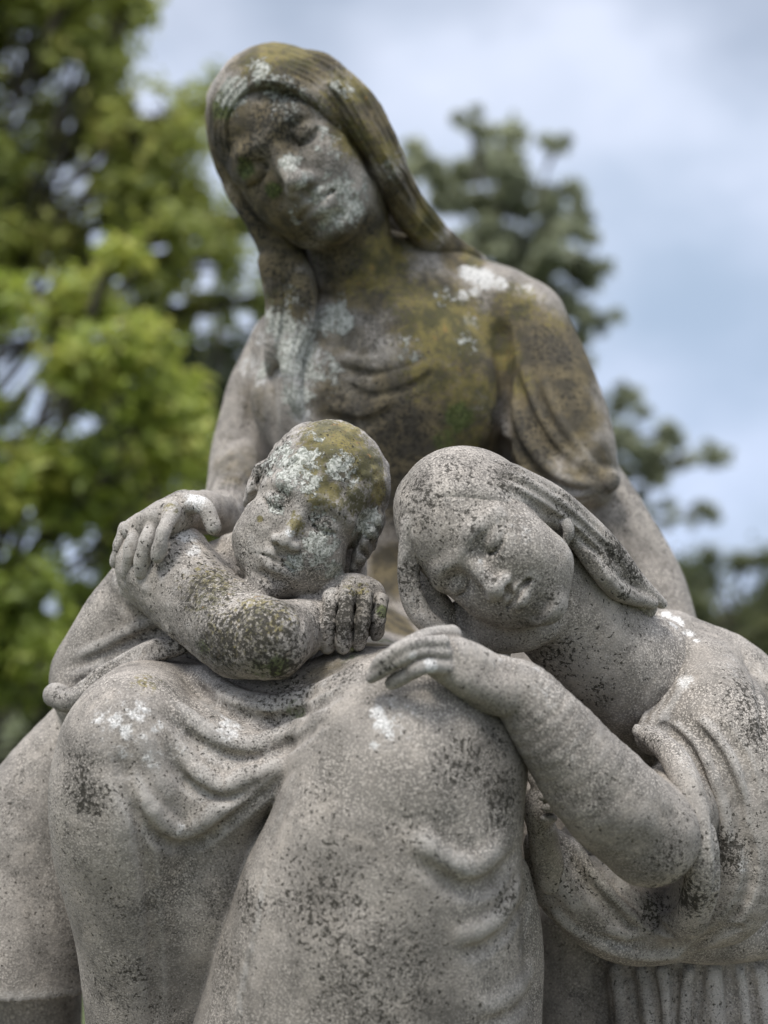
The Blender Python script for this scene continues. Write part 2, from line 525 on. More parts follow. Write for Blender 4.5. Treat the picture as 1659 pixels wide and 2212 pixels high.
    s1 = ramp(d0, 0.55, 0.66)
    col = mix(math_('MULTIPLY', math_('MULTIPLY', s1, rough_area), 0.80), col, tuple(c * 0.22 for c in base))
    d2 = math_('ADD', dens(g, 0.15, n_dot2, 1.0), nb)
    s2 = ramp(d2, 0.655, 0.715)
    col = mix(math_('MULTIPLY', s2, 0.85), col, (0.030, 0.027, 0.021))
    d3 = math_('ADD', dens(g, 0.14, n_spot, 1.0), nb)
    s3 = ramp(d3, 0.70, 0.76)
    col = mix(math_('MULTIPLY', s3, 0.8), col, (0.036, 0.033, 0.026))
    l.new(col, b.inputs['Base Color'])
    # relief
    h = math_('SUBTRACT', 0.5, math_('MULTIPLY', s2, 0.20))
    h = math_('ADD', h, math_('MULTIPLY', n_spot, 0.25))
    h = math_('ADD', h, math_('MULTIPLY', pm, 0.18))
    h = math_('ADD', h, math_('MULTIPLY', n_grain, 0.16))
    bp = n.new('ShaderNodeBump'); bp.inputs['Strength'].default_value = 0.9; bp.inputs['Distance'].default_value = 0.004
    l.new(h, bp.inputs['Height'])
    l.new(bp.outputs['Normal'], b.inputs['Normal'])
    return m

M_STONE = stone_material('weathered_stone', seed=0.0)

# ------------------------------------------------------------------ ground, plinth, trees
def w_pt(px, py, d):
    return CAMM @ Vector(pt(px, py, d))

def simple_mesh(name, verts, faces, mat, parent=None, smooth=False):
    me = bpy.data.meshes.new(name)
    me.from_pydata([tuple(v) for v in verts], [], faces)
    me.update()
    if smooth: me.polygons.foreach_set('use_smooth', [True] * len(me.polygons))
    o = bpy.data.objects.new(name, me); C.objects.link(o)
    me.materials.append(mat)
    if parent:
        o.parent = parent
        o.matrix_parent_inverse = Matrix.Translation(-parent.location)
    return o

def grass_material():
    m, n, l, b = nodes_of('grass_ground')
    b.inputs['Roughness'].default_value = 0.95
    tc = n.new('ShaderNodeTexCoord')
    a = n.new('ShaderNodeTexNoise'); a.inputs['Scale'].default_value = 0.6; a.inputs['Detail'].default_value = 8
    c = n.new('ShaderNodeTexNoise'); c.inputs['Scale'].default_value = 30; c.inputs['Detail'].default_value = 6
    l.new(tc.outputs['Object'], a.inputs['Vector']); l.new(tc.outputs['Object'], c.inputs['Vector'])
    r = n.new('ShaderNodeValToRGB')
    r.color_ramp.elements[0].position = 0.38; r.color_ramp.elements[0].color = (0.04, 0.06, 0.016, 1)
    r.color_ramp.elements[1].position = 0.66; r.color_ramp.elements[1].color = (0.10, 0.10, 0.035, 1)
    mx = n.new('ShaderNodeMix'); mx.data_type = 'FLOAT'; mx.inputs[0].default_value = 0.5
    l.new(a.outputs['Fac'], mx.inputs[2]); l.new(c.outputs['Fac'], mx.inputs[3])
    l.new(mx.outputs[0], r.inputs['Fac']); l.new(r.outputs['Color'], b.inputs['Base Color'])
    bp = n.new('ShaderNodeBump'); bp.inputs['Distance'].default_value = 0.03
    l.new(c.outputs['Fac'], bp.inputs['Height']); l.new(bp.outputs['Normal'], b.inputs['Normal'])
    return m

gx = np.linspace(-160, 160, 41); gy = np.linspace(-160, 160, 41)
gv = [(x, y, 0.0 + (0.0 if abs(x) < 9 and abs(y) < 9 else 0.12 * math.sin(x * 0.11) * math.cos(y * 0.09))) for y in gy for x in gx]
gf = [(j * 41 + i, j * 41 + i + 1, (j + 1) * 41 + i + 1, (j + 1) * 41 + i) for j in range(40) for i in range(40)]
tag(simple_mesh('ground', gv, gf, grass_material(), smooth=True), kind='structure')

def plinth():
    root = empty('stone_plinth', (0.0, 1.45, 0.0))
    tag(root, 'grey stone plinth standing on the grass under the carved group', 'plinth')
    import bmesh
    for name, sx, sy, z0, z1 in (('base_step', 1.75, 1.55, -0.05, 0.22), ('block', 1.5, 1.3, 0.22, CAM_Z - 0.72)):
        bm = bmesh.new()
        bmesh.ops.create_cube(bm, size=1, matrix=Matrix.Translation((0.02, 0.04, (z0 + z1) / 2)) @ Matrix.Diagonal((sx, sy, z1 - z0, 1)))
        bmesh.ops.bevel(bm, geom=bm.edges[:], offset=0.02, segments=3, affect='EDGES')
        me = bpy.data.meshes.new(name); bm.to_mesh(me); bm.free()
        me.materials.append(M_STONE)
        o = bpy.data.objects.new(name, me); C.objects.link(o); o.parent = root
plinth()

def leaf_material(name, dark, light, yellow):
    m, n, l, b = nodes_of(name)
    at = n.new('ShaderNodeAttribute'); at.attribute_name = 'tint'
    r = n.new('ShaderNodeValToRGB')
    r.color_ramp.elements[0].position = 0.0; r.color_ramp.elements[0].color = (*dark, 1)
    r.color_ramp.elements[1].position = 0.62; r.color_ramp.elements[1].color = (*light, 1)
    e = r.color_ramp.elements.new(1.0); e.color = (*yellow, 1)
    l.new(at.outputs['Fac'], r.inputs['Fac'])
    l.new(r.outputs['Color'], b.inputs['Base Color'])
    b.inputs['Roughness'].default_value = 0.5
    tr = n.new('ShaderNodeBsdfTranslucent'); ad = n.new('ShaderNodeMixShader'); ad.inputs[0].default_value = 0.5
    l.new(r.outputs['Color'], tr.inputs['Color'])
    out = [x for x in n if x.type == 'OUTPUT_MATERIAL'][0]
    l.new(b.outputs['BSDF'], ad.inputs[1]); l.new(tr.outputs['BSDF'], ad.inputs[2]); l.new(ad.outputs[0], out.inputs['Surface'])
    return m

def bark_material():
    m, n, l, b = nodes_of('bark')
    tc = n.new('ShaderNodeTexCoord'); mp = n.new('ShaderNodeMapping'); mp.inputs['Scale'].default_value = (9, 9, 1.6)
    a = n.new('ShaderNodeTexNoise'); a.inputs['Scale'].default_value = 2.2; a.inputs['Detail'].default_value = 8
    l.new(tc.outputs['Object'], mp.inputs['Vector']); l.new(mp.outputs['Vector'], a.inputs['Vector'])
    r = n.new('ShaderNodeValToRGB')
    r.color_ramp.elements[0].position = 0.35; r.color_ramp.elements[0].color = (0.022, 0.018, 0.013, 1)
    r.color_ramp.elements[1].position = 0.7; r.color_ramp.elements[1].color = (0.11, 0.095, 0.075, 1)
    l.new(a.outputs['Fac'], r.inputs['Fac']); l.new(r.outputs['Color'], b.inputs['Base Color'])
    bp = n.new('ShaderNodeBump'); bp.inputs['Distance'].default_value = 0.04
    l.new(a.outputs['Fac'], bp.inputs['Height']); l.new(bp.outputs['Normal'], b.inputs['Normal'])
    b.inputs['Roughness'].default_value = 0.9
    return m
M_BARK = bark_material()

def limb_mesh(paths):
    V, Fc = [], []
    for P, r0, r1 in paths:
        P = catmull(np.array(P, float), 5)
        k, base = 9, len(V)
        for i, p in enumerate(P):
            t = P[min(i + 1, len(P) - 1)] - P[max(i - 1, 0)]; t = t / (np.linalg.norm(t) + 1e-9)
            a = np.cross(t, [0.31, 0.9, 0.2]); a /= np.linalg.norm(a) + 1e-9; c = np.cross(t, a)
            rr = r0 + (r1 - r0) * (i / (len(P) - 1)) ** 0.8
            for j in range(k):
                an = 2 * math.pi * j / k
                V.append(p + rr * (1 + 0.12 * math.sin(3 * an + i)) * (math.cos(an) * a + math.sin(an) * c))
        for i in range(len(P) - 1):
            for j in range(k):
                Fc.append((base + i * k + j, base + i * k + (j + 1) % k, base + (i + 1) * k + (j + 1) % k, base + (i + 1) * k + j))
    return V, Fc

def leaves_mesh(name, clumps, n_leaf, size, mat, parent, g, gaps=None):
    """clumps: world centre, radii, weight, tint. Every leaf is a small folded blade."""
    W = np.array([c[2] for c in clumps], float); W /= W.sum()
    idx = g.choice(len(clumps), n_leaf, p=W)
    cen = np.array([c[0] for c in clumps])[idx]; rr = np.array([c[1] for c in clumps])[idx]; ti = np.array([c[3] for c in clumps])[idx]
    u = g.normal(0, 1, (n_leaf, 3)); u /= np.linalg.norm(u, axis=1)[:, None]
    rad_ = g.uniform(0.05, 1, n_leaf) ** 0.5 * (1 + 0.38 * g.normal(0, 1, n_leaf))
    p = cen + u * rad_[:, None] * rr
    if gaps is not None:                                       # open gaps in the crown where the sky comes through
        q = (p - CAMM_NP[:3, 3]) @ CAMM_NP[:3, :3]
        uu, vv = q[:, 0] / -q[:, 2] * FPX + CX, CY + q[:, 1] / q[:, 2] * FPX
        ok = np.ones(n_leaf, bool)
        for gx_, gy_, gr in gaps:
            ok &= np.hypot(uu - gx_, vv - gy_) > gr * g.uniform(0.75, 1.15, n_leaf)
        p, u, ti = p[ok], u[ok], ti[ok]; n_leaf = len(p)
    nrm = u * 0.6 + np.array([0, 0, 0.7]) + g.normal(0, 0.55, (n_leaf, 3)); nrm /= np.linalg.norm(nrm, axis=1)[:, None]
    a = np.cross(nrm, g.normal(0, 1, (n_leaf, 3))); a /= np.linalg.norm(a, axis=1)[:, None]
    b = np.cross(nrm, a)
    s = (size * g.uniform(0.6, 1.35, n_leaf))[:, None]
    v = np.stack([p - a * s, p + b * s * 0.42 + nrm * s * 0.16, p + a * s - nrm * s * 0.12, p - b * s * 0.42 + nrm * s * 0.16], 1).reshape(-1, 3)
    q = np.arange(n_leaf * 4, dtype=np.int32).reshape(-1, 4)
    f = np.concatenate([q[:, [0, 1, 2]], q[:, [0, 2, 3]]], 0)
    me = bpy.data.meshes.new(name)
    me.vertices.add(len(v)); me.vertices.foreach_set('co', v.astype(np.float32).ravel())
    me.loops.add(f.size); me.loops.foreach_set('vertex_index', f.ravel())
    me.polygons.add(len(f)); me.polygons.foreach_set('loop_start', np.arange(0, f.size, 3, dtype=np.int32)); me.polygons.foreach_set('loop_total', np.full(len(f), 3, dtype=np.int32))
    me.update(calc_edges=True)
    at = me.attributes.new('tint', 'FLOAT', 'POINT')
    at.data.foreach_set('value', np.repeat(np.clip(ti + g.normal(0, 0.2, n_leaf), 0, 1), 4).astype(np.float32))
    me.materials.append(mat)
    o = bpy.data.objects.new(name, me); C.objects.link(o)
    o.parent = parent; o.matrix_parent_inverse = Matrix.Translation(-parent.location)
    return o

def tree(kind, label, trunk_px, d, top_py, clumps_px, mat, n_leaf, leaf, seed, trunk_r=0.16, limbs=None, cat='tree', gaps=None):
    """clumps_px: (px, py, extra depth, radius px, weight, tint) in the frame at depth d + extra."""
    g = np.random.default_rng(seed)
    base = w_pt(trunk_px, 1500, d); base.z = 0.0
    root = empty(kind, tuple(base)); tag(root, label, cat)
    top = w_pt(trunk_px, top_py, d)
    b = np.array(base); t = np.array(top)
    mid = [b + (t - b) * f + g.normal(0, 0.05, 3) * np.array([1, 1, 0]) for f in (0, 0.25, 0.5, 0.75, 1.0)]
    mid[0][2] = -0.1
    paths = [(mid, trunk_r, trunk_r * 0.25)]
    cl = []
    for (px, py, ex, r, w, ti) in clumps_px:
        c = np.array(w_pt(px, py, d + ex)); R_ = r * (d + ex) / FPX
        cl.append((c, np.array([R_, R_, R_ * 0.85]), w * r * r, ti))
    for (px, py, ex, r, w, ti) in (limbs or clumps_px):
        c = np.array(w_pt(px, py, d + ex)); R_ = r * (d + ex) / FPX
        f = g.uniform(0.35, 0.9); s = b + (t - b) * f
        if s[2] > c[2] - 0.1: s = b + (t - b) * max(0.15, (c[2] - 0.4 - b[2]) / (t[2] - b[2] + 1e-6)) 
        paths.append(([s, s * 0.55 + c * 0.45 + np.array([0, 0, -0.1]), c], trunk_r * 0.22, 0.010))
        for _ in range(3):
            e = c + g.normal(0, 0.55, 3) * R_
            paths.append(([c * 0.8 + s * 0.2, (c + e) / 2, e], 0.02, 0.006))
    V, Fc = limb_mesh(paths)
    simple_mesh('trunk', V, Fc, M_BARK, root, True)
    leaves_mesh('crown', cl, n_leaf, leaf, mat, root, g, gaps)
    return root

LEAF_BRIGHT = leaf_material('leaf_bright', (0.10, 0.14, 0.022), (0.29, 0.35, 0.055), (0.47, 0.46, 0.11))
LEAF_OLIVE = leaf_material('leaf_olive', (0.15, 0.185, 0.042), (0.38, 0.41, 0.10), (0.52, 0.47, 0.15))
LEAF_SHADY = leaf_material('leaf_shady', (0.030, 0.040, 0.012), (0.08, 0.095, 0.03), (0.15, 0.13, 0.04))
LEAF_HEDGE = leaf_material('leaf_hedge', (0.05, 0.065, 0.025), (0.13, 0.15, 0.06), (0.20, 0.19, 0.08))
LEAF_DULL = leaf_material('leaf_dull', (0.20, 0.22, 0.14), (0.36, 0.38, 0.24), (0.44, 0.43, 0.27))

gt = np.random.default_rng(11)
GAPS = [(65, 75, 26), (150, 155, 34), (175, 165, 24), (330, 235, 40), (290, 300, 26), (150, 270, 20), (215, 350, 20), (210, 510, 24), (45, 560, 24), (85, 622, 26), (340, 530, 26), (440, 575, 30), (450, 610, 22), (270, 612, 26), (380, 660, 22), (440, 700, 22), (525, 645, 20), (530, 690, 22),
        (15, 835, 30), (85, 862, 24), (195, 915, 20), (380, 990, 16), (10, 440, 18), (110, 1310, 20), (105, 740, 18), (480, 720, 18), (360, 560, 20), (420, 520, 18), (60, 1110, 16)]
cl = []
for _ in range(75):                                       # the light green tree close behind on the left
    px, py = gt.uniform(-330, 440), gt.uniform(520, 1500)
    if py < 820 and px > 330: continue
    cl.append((px, py, gt.uniform(-0.5, 1.0), gt.uniform(50, 100), 1.0, gt.uniform(0.30, 0.80)))
tree('broadleaf_tree', 'light green broadleaf tree with sky showing through its leaves, left of the statue', -60, 6.5, 700, cl, LEAF_BRIGHT, 26000, 0.042, 21, 0.08, gaps=GAPS)
cl = []
for _ in range(150):
    px, py = gt.uniform(-350, 480), gt.uniform(-260, 680)
    if px > 300 + py * 0.33: continue
    cl.append((px, py, gt.uniform(-0.6, 1.2), gt.uniform(55, 100), 1.0, gt.uniform(0.2, 0.75)))
cl += [(480, 180, 0.3, 50, .6, .3), (530, 480, 0.3, 70, 1, .3), (590, 640, 0.2, 60, 0.7, .3), (430, 230, 0, 60, .7, .4), (470, 560, 0, 80, 1, .4), (380, 300, 0, 80, .8, 0.5), (400, 420, 0, 80, 1, 0.5)]
tree('olive_tree', 'tall olive green tree filling the top left corner of the picture', -180, 9.0, -150, cl, LEAF_OLIVE, 42000, 0.055, 22, 0.10, gaps=GAPS)
cl = []
for _ in range(46):
    cl.append((gt.uniform(240, 620), gt.uniform(650, 1500), gt.uniform(-0.6, 1.4), gt.uniform(60, 110), 1.0, gt.uniform(0.0, 0.15)))
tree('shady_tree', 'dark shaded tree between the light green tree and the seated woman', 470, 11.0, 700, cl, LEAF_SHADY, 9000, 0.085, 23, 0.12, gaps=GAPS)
def airy(pts, k, spread, g):                              # break big clumps into many loose sprays
    out = []
    for (px, py, ex, r, w, ti) in pts:
        for _ in range(k):
            a, q = g.uniform(0, 6.283), r * math.sqrt(g.uniform(0, 1)) * spread
            out.append((px + q * math.cos(a), py + q * math.sin(a) * 0.8, ex + g.uniform(-.8, .8), r * g.uniform(0.22, 0.42), w, ti + g.uniform(-.15, .2)))
    return out
cl = [(1030, 265, 0, 36, 1, .4), (1090, 330, 0, 60, 1, .4), (1200, 310, 0.4, 30, 1, .4), (960, 400, 0, 70, 1, .4), (1060, 420, 0, 75, 1, .4), (1150, 400, 0, 70, 1, .35), (1220, 440, 0.4, 50, 1, .35),
      (900, 350, 0, 40, .8, .4), (1000, 520, 0, 80, 1, .25), (1110, 520, 0, 85, 1, .25), (1210, 530, 0, 60, 1, .25), (1280, 515, 0, 22, 1, .3), (1180, 620, 0.3, 70, 1, .2), (1255, 600, 0.2, 45, 1, .2),
      (1270, 690, 0, 45, 1, .25), (1330, 680, 0, 14, 1, .3), (1240, 760, 0, 40, .7, .4), (1340, 870, 0, 38, .6, .4), (1390, 940, 0, 55, 1, .25), (1450, 980, 0, 40, 1, .25), (1520, 985, 0, 30, .9, .25), (1565, 985, 0, 16, .8, .3),
      (1380, 1030, 0, 45, 1, .2), (1440, 1110, 0, 30, .6, .3), (1520, 1110, 0, 30, .7, .3), (1380, 1110, 0, 30, .5, .4), (1330, 960, 0, 40, 1, .2),
      (1000, 640, 0, 90, 1, .2), (1100, 760, 0, 90, 1, .2), (1150, 900, 0, 90, 1, .2), (1250, 1000, 0, 80, 1, .2)]
tree('distant_tree', 'dull green tree standing far behind the shoulder of the woman', 1080, 17.0, 330, airy(cl, 10, 1.2, gt), LEAF_DULL, 40000, 0.075, 24, 0.18, limbs=cl[::2])
cl = [(gt.uniform(1330, 1900), gt.uniform(1235, 1480), gt.uniform(-1, 2), gt.uniform(35, 65), 1, gt.uniform(.2, .6)) for _ in range(60)]
cl += [(1530, 1200, 0, 30, 1, .5), (1600, 1215, 0, 30, 1, .5), (1480, 1235, 0, 30, 1, .5), (1660, 1210, 0, 40, 1, .5)]
tree('bush', 'low rounded green bush in the distance at the right edge', 1600, 20.0, 1300, cl, LEAF_HEDGE, 22000, 0.085, 25, 0.12, cat='bush')
cl = [(gt.uniform(-350, 300), gt.uniform(1440, 1800), gt.uniform(-0.6, 1), gt.uniform(50, 85), 1, gt.uniform(.05, .4)) for _ in range(40)]
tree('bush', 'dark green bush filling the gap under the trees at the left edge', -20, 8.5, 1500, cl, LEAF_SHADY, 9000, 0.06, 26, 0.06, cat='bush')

# ------------------------------------------------------------------ heads
def head(F, O, H, M, child=0.0, nose=1.0, fs=1.0, full=0.0, lips=1.0):
    """A face carved in local units of the head height H: x across, y up, z out of the face."""
    def L(x, y, z): return O + H * (M @ np.array([x, y, z], float))
    def f(y): return y * fs if y > -0.36 else y
    def e(c, r, k=0.05, op='add', T=None): F.ell(L(*c), np.array(r) * H, M if T is None else M @ T, k * H, op)
    def t(pts, k=0.03, op='add', n=4): F.chain([L(*p[:3]) for p in pts], [p[3] * H for p in pts], k * H, op, n=n)
    w = 1 + 0.06 * child
    if child > 0.7:
        for s in (-1, 1): e((s * 0.130, -0.235, 0.10), (0.185, 0.195, 0.19), 0.08)
    e((0, 0.12 + 0.02 * child, -0.08), (0.315 * w, 0.375, 0.40), 0)                 # skull
    e((0, -0.10, 0.10), ((0.262 + full) * w, 0.36, 0.245), 0.08)                             # face
    e((0, -0.29, 0.10), ((0.200 + full * 1.4) * w, 0.20, 0.20), 0.08)                             # jaw
    for s in (-1, 1):
        e((s * 0.135 * w, -0.15, 0.195), (0.105, 0.12, 0.095), 0.09)                # cheek
        t([(s * 0.225, 0.055, 0.20, 0.035), (s * 0.13, 0.095, 0.275, 0.042), (s * 0.04, 0.075, 0.305, 0.035)], 0.06)  # brow
    e((0, -0.425, 0.225), (0.085, 0.07, 0.075), 0.08)                               # chin
    for s in (-1, 1):
        e((s * 0.132, 0.002, 0.375), (0.088, 0.060, 0.082), 0.05, 'sub')            # socket
        e((s * 0.136, -0.008, 0.243), (0.084, 0.066, 0.070), 0.012)                 # closed lid
        t([(s * 0.205, -0.030, 0.268, 0.006), (s * 0.14, -0.052, 0.307, 0.008), (s * 0.075, -0.030, 0.288, 0.006)], 0.012, 'sub')   # lid line
    t([(0, 0.07, 0.275, 0.040), (0, f(-0.05), 0.335, 0.036), (0, f(-0.175), 0.395 * nose, 0.043)], 0.045)    # nose
    e((0, f(-0.190), 0.385 * nose), (0.050, 0.042, 0.046), 0.03)
    for s in (-1, 1):
        e((s * 0.050, f(-0.200), 0.345), (0.034, 0.034, 0.044), 0.025)                 # wings
        e((s * 0.024, f(-0.236), 0.372), (0.014, 0.014, 0.02), 0.012, 'sub')
    e((0, f(-0.32), 0.235), (0.125, 0.075, 0.09), 0.06)                                # muzzle
    q = lips
    t([(-0.100, f(-0.312), 0.277, 0.014 * q), (-0.045, f(-0.286), 0.322, 0.024 * q), (0, f(-0.292), 0.330, 0.022 * q), (0.045, f(-0.286), 0.322, 0.024 * q), (0.100, f(-0.312), 0.277, 0.014 * q)], 0.016)
    t([(-0.080, f(-0.337), 0.285, 0.017 * q), (0, f(-0.353), 0.320, 0.035 * q), (0.080, f(-0.337), 0.285, 0.017 * q)], 0.016)
    t([(-0.112, f(-0.322), 0.290, 0.007), (-0.045, f(-0.317), 0.346, 0.012), (0, f(-0.323), 0.354, 0.012), (0.045, f(-0.317), 0.346, 0.012), (0.112, f(-0.322), 0.290, 0.007)], 0.010, 'sub')
    t([(-0.045, f(-0.392), 0.305, 0.014), (0, f(-0.396), 0.315, 0.016), (0.045, f(-0.392), 0.305, 0.014)], 0.05, 'sub')
    t([(0, f(-0.24), 0.352, 0.009), (0, f(-0.275), 0.350, 0.011)], 0.02, 'sub', 2)
    return L

def finger(F, pts, r, k=3):
    """A finger with joints: slimmer between the knuckles, tapering to the tip."""
    Q = catmull(np.array(pts, float), 12)
    i = np.linspace(0, len(Q) - 1, 9).round().astype(int)
    m = np.array([1.08, 0.98, 0.92, 1.0, 1.06, 0.92, 0.95, 0.98, 0.80])
    F.tube([(*Q[j], r * q) for j, q in zip(i, m)], k, n=3)

statue_base = np.array([0.0, 1.45, CAM_Z - 0.72])

def place_part(o, parent_empty):
    o.matrix_parent_inverse = Matrix.Translation(-Vector(statue_base))

statue = empty('stone_statue', tuple(statue_base))
tag(statue, 'weathered grey stone statue of a seated woman with two children resting on her lap', 'statue')

# ================================================================== the woman
H_W = 0.236
M_W = rot(37, -15, 4)
O_W = pt(603, 330, 1.535) - M_W @ np.array([0, 0, 0.27 * H_W])

def woman_body():
    F = Field(*bounds(225, 900, 90, 1300, 1.26, 1.9), 0.0018)
    head(F, O_W, H_W, M_W, fs=0.93, full=0.022)
    F.tube([(735, 430, 1.62, 105), (755, 540, 1.635, 92), (770, 640, 1.66, 105), (790, 760, 1.70, 150)], 30)
    # body under the dress, so that neck and hand belong to one figure
    F.tube([(790, 760, 1.72, 150), (620, 760, 1.72, 60), (545, 900, 1.70, 55), (500, 1080, 1.58, 50), (450, 1110, 1.50, 45), (400, 1100, 1.44, 42)], 20)
    # hand laid on the boy's shoulder
    F.tube([(480, 1110, 1.44, 44), (430, 1102, 1.375, 42), (385, 1108, 1.33, 42), (345, 1124, 1.312, 38), (300, 1145, 1.322, 34)], 14)
    fr = [((372, 1104, 1.306), (354, 1148, 1.281), (341, 1202, 1.281)),
          ((335, 1112, 1.315), (317, 1168, 1.292), (304, 1237, 1.298)),
          ((302, 1124, 1.320), (286, 1180, 1.306), (275, 1238, 1.313)),
          ((272, 1142, 1.335), (257, 1180, 1.330), (249, 1216, 1.335))]
    for f, r in zip(fr, (18, 18, 17, 15)):
        finger(F, f, r)
    F.tube([(395, 1088, 1.325, 26), (440, 1094, 1.305, 21), (462, 1138, 1.300, 17)], 8)
    F.smooth_noise(0.0011, 0.022, 22)
    F.smooth_noise(0.0005, 0.010, 21)
    F.stroke([(558, 342), (570, 354), (578, 366)], 15, -16, 0.6)              # the eye corner is worn into a hole
    F.stroke([(628, 306), (640, 300)], 13, -7, 0.5)
    F.stroke([(648, 408), (664, 420)], 14, -5, 0.5)
    return F

def woman_hair():
    F = Field(*bounds(420, 1070, 50, 960, 1.38, 1.85), 0.0018)
    def L(x, y, z): return O_W + H_W * (M_W @ np.array([x, y, z], float))
    F.ell(L(0.05, 0.125, -0.06), np.array([0.355, 0.41, 0.42]) * H_W, M_W, 0)
    # long locks, down over each shoulder
    F.tube([(690, 185, 1.58, 66), (765, 245, 1.575, 58), (815, 325, 1.585, 50), (858, 410, 1.61, 42), (910, 485, 1.645, 38), (975, 535, 1.685, 28), (1040, 562, 1.71, 12)], 30)
    F.tube([(725, 205, 1.54, 34), (790, 285, 1.545, 30), (838, 370, 1.565, 26), (872, 450, 1.60, 30), (928, 518, 1.66, 26), (1000, 552, 1.70, 12)], 10)
    F.tube([(810, 420, 1.70, 90), (880, 510, 1.72, 70), (960, 560, 1.73, 50)], 30)
    F.tube([(500, 220, 1.60, 50), (484, 300, 1.60, 34), (508, 396, 1.60, 28), (556, 470, 1.60, 31), (602, 540, 1.61, 42), (634, 620, 1.615, 50), (634, 700, 1.61, 44), (622, 770, 1.605, 30)], 20)
    F.tube([(640, 540, 1.67, 60), (675, 700, 1.69, 80)], 20)
    F.tube([(606, 545, 1.61, 26), (650, 625, 1.59, 28), (648, 700, 1.592, 28), (630, 780, 1.592, 25), (640, 860, 1.592, 20), (664, 930, 1.60, 8)], 12)
    F.tube([(590, 570, 1.60, 34), (606, 660, 1.60, 32), (594, 740, 1.60, 26), (584, 800, 1.61, 12)], 10)
    # open the face
    F.ell(L(0.02, -0.13, 0.42), np.array([0.315, 0.47, 0.36]) * H_W, M_W, 0.03 * H_W, 'sub')
    F.ell(L(0.03, -0.52, 0.30), np.array([0.30, 0.34, 0.40]) * H_W, M_W, 0.03 * H_W, 'sub')
    # strands
    def comb(A, B, n, r, h):
        A, B = np.array(A, float), np.array(B, float)
        for q in np.linspace(0, 1, n):
            F.stroke(A * (1 - q) + B * q + rng.normal(0, 2.5, A.shape), r * rng.uniform(0.8, 1.2), h * rng.uniform(0.6, 1.2), 0.35)
    comb([(640, 88), (750, 142), (822, 250), (882, 370), (945, 475), (1030, 552)], [(590, 150), (690, 190), (768, 300), (828, 400), (880, 475), (940, 538)], 7, 9, -10)
    comb([(530, 112), (466, 200), (458, 300), (496, 410), (556, 490), (596, 570)], [(560, 160), (500, 210), (478, 290), (506, 385), (572, 470), (625, 560)], 4, 9, -7)
    comb([(590, 580), (600, 660), (590, 740)], [(668, 600), (672, 690), (640, 800)], 5, 9, -6)
    F.smooth_noise(0.0006, 0.012, 15)
    return F

